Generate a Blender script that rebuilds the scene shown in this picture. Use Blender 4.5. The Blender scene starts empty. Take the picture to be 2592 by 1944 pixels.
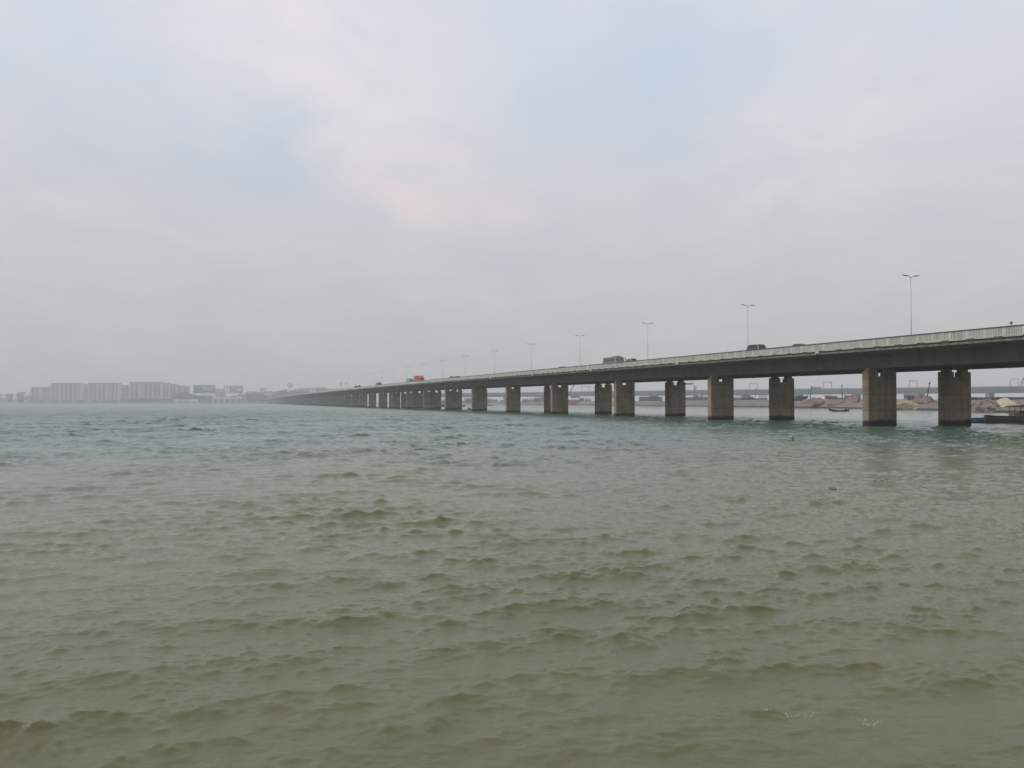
import bpy, math, random
import numpy as np
from mathutils import Vector, Matrix

# ------------------------------------------------------------------ camera, sky, sun, exposure
C = bpy.context.scene
COL = C.collection
PITCH = math.atan(46/2245)
CAM_Z = 3.55
FPX = 2245.0
cam = bpy.data.cameras.new('camera')
cam.angle = 2*math.atan(1296/FPX)
cam.clip_start = 0.1
cam.clip_end = 30000
cam_o = bpy.data.objects.new('camera', cam)
cam_o.location = (0, 0, CAM_Z)
cam_o.rotation_euler = (math.pi/2+PITCH, 0, 0)
COL.objects.link(cam_o)
C.camera = cam_o

THETA = math.atan((1296-582)/FPX)
CT, ST = math.cos(THETA), math.sin(THETA)
U = Vector((-ST, CT, 0))          # along the bridge, away from the viewer
N = Vector((CT, ST, 0))           # across the bridge, away from the viewer

SUN_EL = math.radians(47)
sun_dir = (-N*0.97 + U*0.30).normalized()
sun_vec = Vector((sun_dir.x*math.cos(SUN_EL), sun_dir.y*math.cos(SUN_EL), math.sin(SUN_EL)))

W = bpy.data.worlds.new('World')
C.world = W
W.use_nodes = True
wt = W.node_tree
wt.nodes.clear()

def nn(t, kind, **kw):
    n = t.nodes.new(kind)
    for k, v in kw.items():
        setattr(n, k, v)
    return n

def mth(t, op, a, b=None, c=None, clamp=False):
    n = t.nodes.new('ShaderNodeMath'); n.operation = op; n.use_clamp = clamp
    for i, v in enumerate((a, b, c)):
        if v is None: continue
        if isinstance(v, (int, float)): n.inputs[i].default_value = v
        else: t.links.new(v, n.inputs[i])
    return n.outputs[0]

def mixc(t, fac, a, b):
    n = t.nodes.new('ShaderNodeMix'); n.data_type = 'RGBA'
    for s, v in ((n.inputs[0], fac), (n.inputs[6], a), (n.inputs[7], b)):
        if isinstance(v, (int, float)): s.default_value = v
        elif isinstance(v, (tuple, list)): s.default_value = (v[0], v[1], v[2], 1)
        else: t.links.new(v, s)
    return n.outputs[2]

def build_sky():
    t = wt
    tc = nn(t, 'ShaderNodeTexCoord')
    sp = nn(t, 'ShaderNodeSeparateXYZ'); t.links.new(tc.outputs['Generated'], sp.inputs[0])
    z = mth(t, 'MAXIMUM', sp.outputs[2], 0.0)
    den = mth(t, 'ADD', z, 0.12)
    u = mth(t, 'DIVIDE', sp.outputs[0], den)
    v = mth(t, 'DIVIDE', sp.outputs[1], den)
    cb = nn(t, 'ShaderNodeCombineXYZ')
    t.links.new(u, cb.inputs[0]); t.links.new(v, cb.inputs[1])
    def noise(scale, detail, rough, off):
        mp = nn(t, 'ShaderNodeMapping'); mp.inputs['Location'].default_value = off
        mp.inputs['Scale'].default_value = (1.0, 0.62, 1); mp.inputs['Rotation'].default_value = (0, 0, 0.5)
        t.links.new(cb.outputs[0], mp.inputs[0])
        n = nn(t, 'ShaderNodeTexNoise'); n.inputs['Scale'].default_value = scale
        n.inputs['Detail'].default_value = detail; n.inputs['Roughness'].default_value = rough
        n.inputs['Distortion'].default_value = 0.35
        t.links.new(mp.outputs[0], n.inputs['Vector'])
        return n.outputs['Fac']
    n1 = noise(1.5, 5, 0.5, (3.1, 1.7, 0))
    n2 = noise(3.6, 6, 0.55, (8.2, 4.4, 0))
    n3 = noise(0.9, 2, 0.5, (1.3, 9.9, 0))
    def gauss(cu, cv, ru, rv, slope=0.0):
        d = mth(t, 'SUBTRACT', u, cu)
        dv = mth(t, 'SUBTRACT', v, cv)
        d = mth(t, 'SUBTRACT', d, mth(t, 'MULTIPLY', dv, slope))
        d = mth(t, 'ADD', d, mth(t, 'MULTIPLY', mth(t, 'SUBTRACT', n2, 0.5), ru*1.3))
        a = mth(t, 'POWER', mth(t, 'ABSOLUTE', mth(t, 'DIVIDE', d, ru)), 2.0)
        b = mth(t, 'POWER', mth(t, 'ABSOLUTE', mth(t, 'DIVIDE', dv, rv)), 2.0)
        return mth(t, 'EXPONENT', mth(t, 'MULTIPLY', mth(t, 'ADD', a, b), -1.0))
    # a torn brighter band of cloud, two small pink gaps, bluer openings
    torn = mth(t, 'MULTIPLY_ADD', n2, 2.6, -0.75, clamp=True)
    bright = mth(t, 'ADD', gauss(-0.36, 2.15, 0.24, 0.55, 0.12), mth(t, 'MULTIPLY', gauss(-0.43, 1.66, 0.10, 0.13, 0.1), 1.0))
    bright = mth(t, 'ADD', bright, mth(t, 'MULTIPLY', gauss(0.85, 2.4, 0.25, 0.6, 0.2), 0.6))
    bright = mth(t, 'MULTIPLY', bright, torn)
    pink = mth(t, 'ADD', gauss(-0.32, 2.85, 0.12, 0.24, 0.35), mth(t, 'MULTIPLY', gauss(-0.02, 2.95, 0.12, 0.16, 0.3), 0.6))
    pink = mth(t, 'ADD', pink, mth(t, 'MULTIPLY', gauss(-0.20, 2.45, 0.10, 0.06, 0.0), 0.5))
    blue = mth(t, 'ADD', gauss(0.20, 2.05, 0.40, 0.50, -0.1), mth(t, 'MULTIPLY', gauss(-0.70, 2.45, 0.30, 0.55, 0.2), 0.7))
    # broken veil of cloud
    cf = mth(t, 'ADD', mth(t, 'MULTIPLY', n1, 0.50), mth(t, 'MULTIPLY', n2, 0.40))
    cf = mth(t, 'ADD', cf, mth(t, 'MULTIPLY', n3, 0.2))
    cf = mth(t, 'MULTIPLY_ADD', cf, 3.6, -1.55)
    cf = mth(t, 'ADD', cf, mth(t, 'MULTIPLY', bright, 0.8))
    cf = mth(t, 'SUBTRACT', cf, mth(t, 'MULTIPLY', blue, 0.6))
    cf = mth(t, 'MULTIPLY_ADD', cf, 0.5, 0.25, clamp=True)
    high = mixc(t, cf, (0.52, 0.588, 0.70), (0.735, 0.70, 0.715))
    low = mixc(t, cf, (0.418, 0.409, 0.418), (0.495, 0.461, 0.454))
    g = mth(t, 'SMOOTH_MIN', mth(t, 'DIVIDE', z, 0.36), 1.0, 0.3, clamp=True)
    cloud = mixc(t, g, low, high)
    cloud = mixc(t, mth(t, 'MULTIPLY', bright, 0.30, clamp=True), cloud, (0.78, 0.72, 0.70))
    cloud = mixc(t, mth(t, 'MULTIPLY', pink, 0.60, clamp=True), cloud, (0.74, 0.61, 0.59))
    cloud = mixc(t, mth(t, 'MULTIPLY', mth(t, 'MULTIPLY', blue, g), 0.14, clamp=True), cloud, (0.46, 0.575, 0.735))
    sc = nn(t, 'ShaderNodeVectorMath', operation='SCALE'); sc.inputs['Scale'].default_value = SKY_GAIN
    t.links.new(cloud, sc.inputs[0])
    sky = nn(t, 'ShaderNodeTexSky', sky_type='NISHITA')
    sky.sun_disc = False
    sky.sun_elevation = SUN_EL
    sky.sun_rotation = math.atan2(sun_vec.x, sun_vec.y)
    sky.dust_density = 4.0
    mx = mixc(t, 0.93, sky.outputs[0], sc.outputs[0])
    bg = nn(t, 'ShaderNodeBackground'); bg.inputs['Strength'].default_value = 0.1
    t.links.new(mx, bg.inputs[0])
    out = nn(t, 'ShaderNodeOutputWorld')
    t.links.new(bg.outputs[0], out.inputs[0])
SKY_GAIN = 11.8
build_sky()

sl = bpy.data.lights.new('sun', 'SUN')
sl.energy = 1.25
sl.angle = math.radians(14)
sl.color = (1.0, 0.95, 0.87)
so = bpy.data.objects.new('sun', sl)
so.rotation_euler = sun_vec.to_track_quat('Z', 'Y').to_euler()
so.location = (0, 0, 200)
COL.objects.link(so)

C.render.engine = 'CYCLES'
C.view_settings.view_transform = 'Standard'
C.view_settings.look = 'None'
C.view_settings.exposure = 0.0
C.view_settings.gamma = 1.0
C.cycles.max_bounces = 5
C.cycles.diffuse_bounces = 2
C.cycles.glossy_bounces = 3
C.cycles.volume_bounces = 1
C.cycles.use_denoising = True
C.cycles.caustics_reflective = False
C.cycles.caustics_refractive = False

rng = random.Random(7)
nrs = np.random.RandomState(11)

# ------------------------------------------------------------------ helpers
def P(px, py, Y):
    """world point at depth Y for photograph coordinates (used only to survey positions)"""
    a = (px-1296)/FPX; b = (972-py)/FPX
    yd = math.cos(PITCH)-b*math.sin(PITCH); zd = math.sin(PITCH)+b*math.cos(PITCH)
    return Vector((a/yd*Y, Y, CAM_Z+zd/yd*Y))

def B(s, D, z=0.0):
    p = N*D+U*s
    return Vector((p.x, p.y, z))

RS = [-100, 0, 80, 100, 140, 210, 280, 355, 475, 720, 1230, 1700, 2190, 2500]
RH = [8.6, 8.72, 8.88, 9.0, 9.15, 9.42, 9.75, 10.08, 10.45, 10.85, 11.0, 10.4, 9.0, 8.2]
_ss = np.arange(-150, 2600, 5.0)
_hh = np.interp(_ss, RS, RH)
_k = np.hanning(25); _k /= _k.sum()
_hh = np.convolve(np.pad(_hh, 12, mode='edge'), _k, mode='valid')
def rise(s):
    return float(np.interp(s, _ss, _hh))-9.0

class MB:
    def __init__(self): self.v = []; self.f = []
    def add(self, vs, fs):
        o = len(self.v)
        self.v += [tuple(p) for p in vs]
        self.f += [tuple(i+o for i in f) for f in fs]
    def box(self, c, s, rz=0.0, taper=1.0):
        x, y, z = s[0]/2, s[1]/2, s[2]/2
        ca, sa = math.cos(rz), math.sin(rz)
        vs = []
        for zz, k in ((-z, 1), (z, taper)):
            for xx, yy in ((-x, -y), (x, -y), (x, y), (-x, y)):
                xx *= k; yy *= k
                vs.append((c[0]+xx*ca-yy*sa, c[1]+xx*sa+yy*ca, c[2]+zz))
        self.add(vs, [(3, 2, 1, 0), (4, 5, 6, 7), (0, 1, 5, 4), (1, 2, 6, 5), (2, 3, 7, 6), (3, 0, 4, 7)])
    def hexa(self, pts):
        self.add(pts, [(3, 2, 1, 0), (4, 5, 6, 7), (0, 1, 5, 4), (1, 2, 6, 5), (2, 3, 7, 6), (3, 0, 4, 7)])
    def tube(self, pts, rads, n=8):
        pts = [Vector(p) for p in pts]
        if not isinstance(rads, (list, tuple)): rads = [rads]*len(pts)
        vs = []
        for i, p in enumerate(pts):
            d = (pts[min(i+1, len(pts)-1)]-pts[max(i-1, 0)]).normalized()
            a = Vector((0, 0, 1)) if abs(d.z) < 0.9 else Vector((1, 0, 0))
            e1 = d.cross(a).normalized(); e2 = d.cross(e1).normalized()
            for k in range(n):
                w = 2*math.pi*k/n
                vs.append(p+e1*math.cos(w)*rads[i]+e2*math.sin(w)*rads[i])
        fs = []
        for i in range(len(pts)-1):
            for k in range(n):
                fs.append((i*n+k, i*n+(k+1) % n, (i+1)*n+(k+1) % n, (i+1)*n+k))
        fs.append(tuple(range(n-1, -1, -1))); fs.append(tuple((len(pts)-1)*n+k for k in range(n)))
        self.add(vs, fs)
    def rings(self, rings, caps=True, closed=True):
        n = len(rings[0]); vs = [p for r in rings for p in r]; fs = []
        for i in range(len(rings)-1):
            for k in range(n if closed else n-1):
                fs.append((i*n+k, i*n+(k+1) % n, (i+1)*n+(k+1) % n, (i+1)*n+k))
        if caps and closed:
            fs.append(tuple(range(n-1, -1, -1))); fs.append(tuple((len(rings)-1)*n+k for k in range(n)))
        self.add(vs, fs)
    def quad(self, a, b, c, d): self.add([a, b, c, d], [(0, 1, 2, 3)])
    def build(self, name, mat, parent=None, smooth=False):
        me = bpy.data.meshes.new(name)
        me.from_pydata(self.v, [], self.f)
        me.validate()
        if mat: me.materials.append(mat)
        if smooth:
            me.polygons.foreach_set('use_smooth', [True]*len(me.polygons))
        me.update()
        o = bpy.data.objects.new(name, me)
        COL.objects.link(o)
        if parent: o.parent = parent
        return o

def tag(o, label=None, cat=None, group=None, kind=None):
    if label: o['label'] = label
    if cat: o['category'] = cat
    if group: o['group'] = group
    if kind: o['kind'] = kind
    return o

def thing(name, label, cat, loc=(0, 0, 0), rz=0.0, group=None):
    o = bpy.data.objects.new(name, None)
    COL.objects.link(o)
    o.location = loc; o.rotation_euler = (0, 0, rz)
    o.empty_display_size = 0.5
    return tag(o, label, cat, group)

def copy_tree(o, parent=None):
    c = o.copy(); COL.objects.link(c)
    if parent: c.parent = parent
    for ch in list(o.children): copy_tree(ch, c)
    return c

MATS = {}
def mat(name, col, col2=None, rough=0.8, scale=1.0, stretch=(1, 1, 1), amount=1.0, bump=0.0, spec=0.3, metal=0.0, streak=None, wet=None):
    """procedural surface: two tones mixed by noise, optional vertical run-off streaks and a tide stain"""
    if name in MATS: return MATS[name]
    m = bpy.data.materials.new(name); m.use_nodes = True
    t = m.node_tree
    b = t.nodes['Principled BSDF']
    b.inputs['Roughness'].default_value = rough
    b.inputs['Specular IOR Level'].default_value = spec
    b.inputs['Metallic'].default_value = metal
    if col2 is None: col2 = tuple(c*0.75 for c in col)
    ge = nn(t, 'ShaderNodeNewGeometry')
    mp = nn(t, 'ShaderNodeMapping'); mp.inputs['Scale'].default_value = stretch
    t.links.new(ge.outputs['Position'], mp.inputs[0])
    n = nn(t, 'ShaderNodeTexNoise'); n.inputs['Scale'].default_value = scale
    n.inputs['Detail'].default_value = 6; n.inputs['Roughness'].default_value = 0.62
    t.links.new(mp.outputs[0], n.inputs['Vector'])
    f = mth(t, 'MULTIPLY_ADD', n.outputs['Fac'], 2.4*amount, 0.5-1.2*amount, clamp=True)
    c = mixc(t, f, col, col2)
    if streak:
        mp2 = nn(t, 'ShaderNodeMapping'); mp2.inputs['Scale'].default_value = (streak[1], streak[1], streak[1]*0.05)
        t.links.new(ge.outputs['Position'], mp2.inputs[0])
        n2 = nn(t, 'ShaderNodeTexNoise'); n2.inputs['Scale'].default_value = 1.0
        n2.inputs['Detail'].default_value = 4; n2.inputs['Roughness'].default_value = 0.6
        t.links.new(mp2.outputs[0], n2.inputs['Vector'])
        f2 = mth(t, 'MULTIPLY_ADD', n2.outputs['Fac'], 4.0, -1.9, clamp=True)
        c = mixc(t, mth(t, 'MULTIPLY', f2, streak[2]), c, streak[0])
    if wet:
        sp = nn(t, 'ShaderNodeSeparateXYZ'); t.links.new(ge.outputs['Position'], sp.inputs[0])
        ln = mth(t, 'LESS_THAN', mth(t, 'FRACT', mth(t, 'MULTIPLY', sp.outputs[2], 0.43)), 0.045)
        c = mixc(t, mth(t, 'MULTIPLY', ln, 0.38), c, wet)
        hgt = mth(t, 'ADD', sp.outputs[2], mth(t, 'MULTIPLY', n.outputs['Fac'], -0.7))
        fw = mth(t, 'SUBTRACT', 1.0, mth(t, 'MULTIPLY_ADD', hgt, 2.6, -0.75, clamp=True))
        c = mixc(t, fw, c, wet)
    t.links.new(c, b.inputs['Base Color'])
    if bump:
        bp = nn(t, 'ShaderNodeBump'); bp.inputs['Strength'].default_value = bump
        bp.inputs['Distance'].default_value = 0.05
        t.links.new(n.outputs['Fac'], bp.inputs['Height'])
        t.links.new(bp.outputs[0], b.inputs['Normal'])
    MATS[name] = m
    return m

M_PIER = mat('pier_concrete', (0.40, 0.31, 0.225), (0.24, 0.185, 0.13), 0.9, 0.42, amount=1.2, bump=0.3, spec=0.15,
             streak=((0.09, 0.07, 0.055), 1.1, 0.55), wet=(0.018, 0.022, 0.014))
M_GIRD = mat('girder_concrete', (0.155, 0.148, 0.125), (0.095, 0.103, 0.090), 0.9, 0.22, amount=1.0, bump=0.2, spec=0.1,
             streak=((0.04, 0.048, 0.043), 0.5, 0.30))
M_SLAB = mat('slab_edge_concrete', (0.27, 0.26, 0.225), (0.12, 0.115, 0.10), 0.9, 1.1, amount=1.2, bump=0.2, spec=0.15,
             streak=((0.06, 0.058, 0.05), 2.5, 0.7))
M_BALU = mat('painted_baluster', (0.68, 0.655, 0.60), (0.50, 0.48, 0.44), 0.85, 0.5, amount=1.0, spec=0.2,
             streak=((0.33, 0.32, 0.28), 2.2, 0.45))
M_RAIL = mat('top_rail_concrete', (0.13, 0.128, 0.118), (0.08, 0.078, 0.07), 0.85, 2.0)
M_CREAM = mat('cream_edge', (0.86, 0.83, 0.64), (0.68, 0.64, 0.48), 0.8, 2.0)
M_STAIN = mat('stained_block', (0.115, 0.10, 0.078), (0.07, 0.06, 0.048), 0.9, 2.5)
M_ASPH = mat('asphalt', (0.05, 0.05, 0.05), (0.035, 0.035, 0.036), 0.9, 4.0)
M_BLACK = mat('black_rubber', (0.012, 0.012, 0.012), (0.02, 0.02, 0.02), 0.8, 5.0)
M_LAMP = mat('galvanised_pole', (0.55, 0.56, 0.56), (0.46, 0.47, 0.48), 0.55, 3.0, metal=0.2)
M_LHEAD = mat('lamp_housing', (0.10, 0.105, 0.11), (0.07, 0.072, 0.075), 0.5, 3.0)
M_GLASS = mat('vehicle_glass', (0.012, 0.014, 0.016), (0.02, 0.022, 0.025), 0.12, 2.0, spec=0.5)
M_CHROME = mat('headlamp_glass', (0.75, 0.75, 0.72), (0.6, 0.6, 0.58), 0.2, 4.0, spec=0.6)

# ------------------------------------------------------------------ water
WIND = math.radians(-72)        # direction the waves run (towards the viewer, a little to the right)
NW = 230
lam = np.exp(np.linspace(math.log(0.13), math.log(4.6), NW))*(1+0.05*nrs.randn(NW))
kk = 2*np.pi/lam
ang = WIND+nrs.randn(NW)*np.interp(lam, [0.13, 1.0, 3.0], [0.95, 0.52, 0.36])
kx, ky = kk*np.cos(ang), kk*np.sin(ang)
slope_rms = np.interp(lam, [0.13, 0.25, 0.5, 0.9, 1.5, 2.2, 3.0, 4.6], [1.35, 1.3, 1.15, 1.05, 0.95, 0.75, 0.4, 0.25])
slope_rms *= 0.142/math.sqrt((slope_rms**2).sum()/2)
amp = slope_rms/kk
pha = nrs.rand(NW)*2*np.pi

def shelter(x, y):
    D = x*CT+y*ST
    return np.interp(D, [96, 135], [1.0, 0.33])

def waves(x, y, spacing):
    """Gerstner sum; components finer than the mesh spacing fade out"""
    dx = np.zeros_like(x); dy = np.zeros_like(x); dz = np.zeros_like(x)
    sh = shelter(x, y)
    g1 = np.sin(x*0.31+y*0.12+1.3+1.2*np.sin(y*0.17+x*0.06))*np.sin(y*0.27-x*0.09+0.8*np.sin(x*0.21))
    g2 = np.sin(x*0.083-y*0.05+2.1)*np.sin(y*0.061+x*0.034+0.4)
    patch = np.clip(1.0+0.42*g1+0.26*g2, 0.25, 2)
    off = np.interp(y, [12, 32, 100], [1.0, 1.45, 1.7])       # chop grows with the open fetch
    offl = np.interp(y, [14, 60, 120], [1.0, 1.5, 2.2])
    sh_s = sh*patch*off; sh_l = sh*patch*offl
    for i in range(NW):
        w = np.clip(lam[i]/spacing/2.2-1.0, 0, 1)
        if w.max() <= 0: continue
        p = kx[i]*x+ky[i]*y+pha[i]
        a = amp[i]*w*(sh_s if lam[i] < 1.6 else sh_l)
        dz += a*np.cos(p)
        s = np.sin(p)*a*0.95
        dx -= s*kx[i]/kk[i]; dy -= s*ky[i]/kk[i]
    # flatten the troughs, sharpen the crests
    s_ = 0.17*np.interp(y, [14, 100], [1.0, 2.0])
    dz = s_*(np.exp(np.clip(dz/s_, -2, 1.2))-1)
    return dx, dy, dz

def build_water():
    rows = [1.2]
    r = 1.2
    while r < 6900:
        if r < 7.5: d = 0.30
        else: d = min(max(0.026, r*r/(CAM_Z*887)*0.45), 0.22) if r < 175 else (0.22*(r/175)**1.6)
        r += d; rows.append(min(r, 6900.0))
    rows = np.array(rows)
    fine = np.arange(-32.2, 32.201, 0.078)
    left = -np.array([33, 34, 35, 37, 40, 44, 49, 55, 62, 70, 80, 92, 106, 122, 140, 160])[::-1]
    cols = np.radians(np.concatenate([left, fine, -left[::-1]]))
    dcol = np.gradient(cols)
    nr, nc = len(rows), len(cols)
    print('water grid', nr, nc)
    co = np.zeros((nr, nc, 3), np.float32)
    drow = np.gradient(rows)
    step = 60
    for i0 in range(0, nr, step):
        rr = rows[i0:i0+step][:, None]
        x = rr*np.sin(cols)[None, :]; y = rr*np.cos(cols)[None, :]
        sp = np.maximum(drow[i0:i0+step][:, None]*0.55, rr*dcol[None, :])*np.ones_like(x)
        sp = np.maximum(sp, 0.028)
        dx, dy, dz = waves(x, y, sp)
        fade = np.interp(rr, [380, 620], [1.0, 0.0])
        co[i0:i0+step, :, 0] = x+dx*fade; co[i0:i0+step, :, 1] = y+dy*fade; co[i0:i0+step, :, 2] = dz*fade
    idx = np.arange(nr*nc).reshape(nr, nc)
    q = np.stack([idx[:-1, :-1], idx[:-1, 1:], idx[1:, 1:], idx[1:, :-1]], -1).reshape(-1, 4)
    # close the circle behind the viewer
    seam = np.stack([idx[:-1, -1], idx[:-1, 0], idx[1:, 0], idx[1:, -1]], -1)
    q = np.concatenate([q, seam])[:, ::-1]
    me = bpy.data.meshes.new('water')
    me.vertices.add(nr*nc); me.vertices.foreach_set('co', co.reshape(-1))
    me.loops.add(len(q)*4); me.loops.foreach_set('vertex_index', q.reshape(-1).astype(np.int32))
    me.polygons.add(len(q))
    me.polygons.foreach_set('loop_start', np.arange(0, len(q)*4, 4, dtype=np.int32))
    me.polygons.foreach_set('use_smooth', np.ones(len(q), bool))
    me.update(); me.validate()
    m = bpy.data.materials.new('lagoon_water'); m.use_nodes = True
    t = m.node_tree; b = t.nodes['Principled BSDF']
    ge = nn(t, 'ShaderNodeNewGeometry')
    sp = nn(t, 'ShaderNodeSeparateXYZ'); t.links.new(ge.outputs['Position'], sp.inputs[0])
    def noise(scale, detail, rough, stretch=(1, 1, 1), rot=0.0):
        mp = nn(t, 'ShaderNodeMapping'); mp.inputs['Scale'].default_value = stretch
        mp.inputs['Rotation'].default_value = (0, 0, rot)
        t.links.new(ge.outputs['Position'], mp.inputs[0])
        n = nn(t, 'ShaderNodeTexNoise'); n.inputs['Scale'].default_value = scale
        n.inputs['Detail'].default_value = detail; n.inputs['Roughness'].default_value = rough
        t.links.new(mp.outputs[0], n.inputs['Vector'])
        return n.outputs['Fac']
    nb = noise(0.035, 4, 0.55)
    # silt near the bank, clearer green water farther out
    d = mth(t, 'ADD', sp.outputs[1], mth(t, 'MULTIPLY', mth(t, 'SUBTRACT', nb, 0.5), 90.0))
    d = mth(t, 'ADD', d, mth(t, 'MULTIPLY', sp.outputs[0], -0.5))
    fac = mth(t, 'MULTIPLY_ADD', d, 1/38.0, -42/38.0, clamp=True)
    silt = mixc(t, noise(0.25, 4, 0.6), (0.097, 0.104, 0.040), (0.120, 0.121, 0.052))
    clear = mixc(t, noise(0.02, 4, 0.6), (0.068, 0.126, 0.095), (0.092, 0.136, 0.092))
    t.links.new(mixc(t, fac, silt, clear), b.inputs['Base Color'])
    b.inputs['IOR'].default_value = 1.33
    b.inputs['Specular IOR Level'].default_value = 0.5
    rg = mth(t, 'MINIMUM', mth(t, 'MULTIPLY_ADD', sp.outputs[1], 0.0010, 0.04), 0.26)
    Dn = mth(t, 'ADD', mth(t, 'MULTIPLY', sp.outputs[0], CT), mth(t, 'MULTIPLY', sp.outputs[1], ST))
    lee = mth(t, 'MULTIPLY_ADD', Dn, 1/35.0, -100/35.0, clamp=True)
    rg = mth(t, 'ADD', mth(t, 'MULTIPLY', rg, mth(t, 'SUBTRACT', 1.0, lee)), mth(t, 'MULTIPLY', lee, 0.10))
    t.links.new(rg, b.inputs['Roughness'])
    # ripples finer than the mesh
    r1 = noise(8.0, 5, 0.68, (1.0, 1.7, 1.0), 0.3)
    bp = nn(t, 'ShaderNodeBump'); bp.inputs['Distance'].default_value = 0.020
    bp.inputs['Strength'].default_value = 0.85
    t.links.new(r1, bp.inputs['Height'])
    # chop far away where the mesh is coarse
    r2 = noise(0.55, 5, 0.62, (0.55, 1.6, 1.0), 0.12)
    bp2 = nn(t, 'ShaderNodeBump'); bp2.inputs['Distance'].default_value = 0.45
    ff = mth(t, 'MULTIPLY_ADD', sp.outputs[1], 1/220.0, -110/220.0, clamp=True)
    ff = mth(t, 'MULTIPLY', ff, mth(t, 'MULTIPLY_ADD', lee, -0.75, 1.0))
    t.links.new(mth(t, 'MULTIPLY', ff, 0.32), bp2.inputs['Strength'])
    t.links.new(r2, bp2.inputs['Height'])
    t.links.new(bp.outputs[0], bp2.inputs['Normal'])
    t.links.new(bp2.outputs[0], b.inputs['Normal'])
    me.materials.append(m)
    o = bpy.data.objects.new('water', me); COL.objects.link(o)
    o['kind'] = 'structure'
    return o
build_water()

def water_z(x, y):
    return float(waves(np.array([x]), np.array([y]), np.array([0.03]))[2][0])

# ------------------------------------------------------------------ the long road bridge
D1 = 90.0
DM = 99.5
EDGE = 86.4
S0, SPAN = 109.67, 45.0
Z_RAIL, Z_BAL, Z_LEDGE, Z_GIRD = 12.55, 11.43, 10.80, 8.55
Z_DECK = 11.52
S_BEG, S_END = -40.0, 2260.0
STN = [S_BEG+i*10 for i in range(int((S_END-S_BEG)/10)+1)]

bridge = thing('road_bridge', 'long grey concrete road bridge on paired wall piers crossing the lagoon into the haze', 'bridge', (0, 0, 0))

def sweep(mb, prof, stns):
    mb.rings([[B(s, d, z+rise(s)) for d, z in prof] for s in stns])

def mirror(prof): return [(2*DM-d, z) for d, z in prof][::-1]

mb = MB()
slab = [(EDGE+0.45, 10.86), (EDGE+0.45, 11.40), (EDGE+0.45, Z_DECK), (2*DM-EDGE-0.45, Z_DECK), (2*DM-EDGE-0.45, 10.86),
        (109.2, 10.50), (103.8, 10.50), (DM, 10.75), (95.2, 10.50), (89.8, 10.50)]
sweep(mb, slab, STN)
mb.build('deck', M_SLAB, bridge)
mb = MB()
sweep(mb, [(EDGE+0.75, Z_DECK+0.004), (EDGE+0.75, Z_DECK+0.03), (DM-0.4, Z_DECK+0.10), (DM-0.4, Z_DECK+0.004)], STN)
sweep(mb, mirror([(EDGE+0.75, Z_DECK+0.004), (EDGE+0.75, Z_DECK+0.03), (DM-0.4, Z_DECK+0.10), (DM-0.4, Z_DECK+0.004)]), STN)
mb.build('road_surface', M_ASPH, bridge)
for base in (D1, 104.0):
    mb = MB()
    JOINT = S0+2*SPAN+9.0
    def girder(stns):
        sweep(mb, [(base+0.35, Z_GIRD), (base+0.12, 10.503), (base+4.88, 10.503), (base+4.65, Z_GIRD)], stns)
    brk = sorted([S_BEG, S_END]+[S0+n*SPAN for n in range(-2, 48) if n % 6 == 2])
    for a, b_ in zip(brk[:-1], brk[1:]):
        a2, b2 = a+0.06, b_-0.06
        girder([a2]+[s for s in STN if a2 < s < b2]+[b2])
    mb.build('girder', M_GIRD, bridge)

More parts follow.
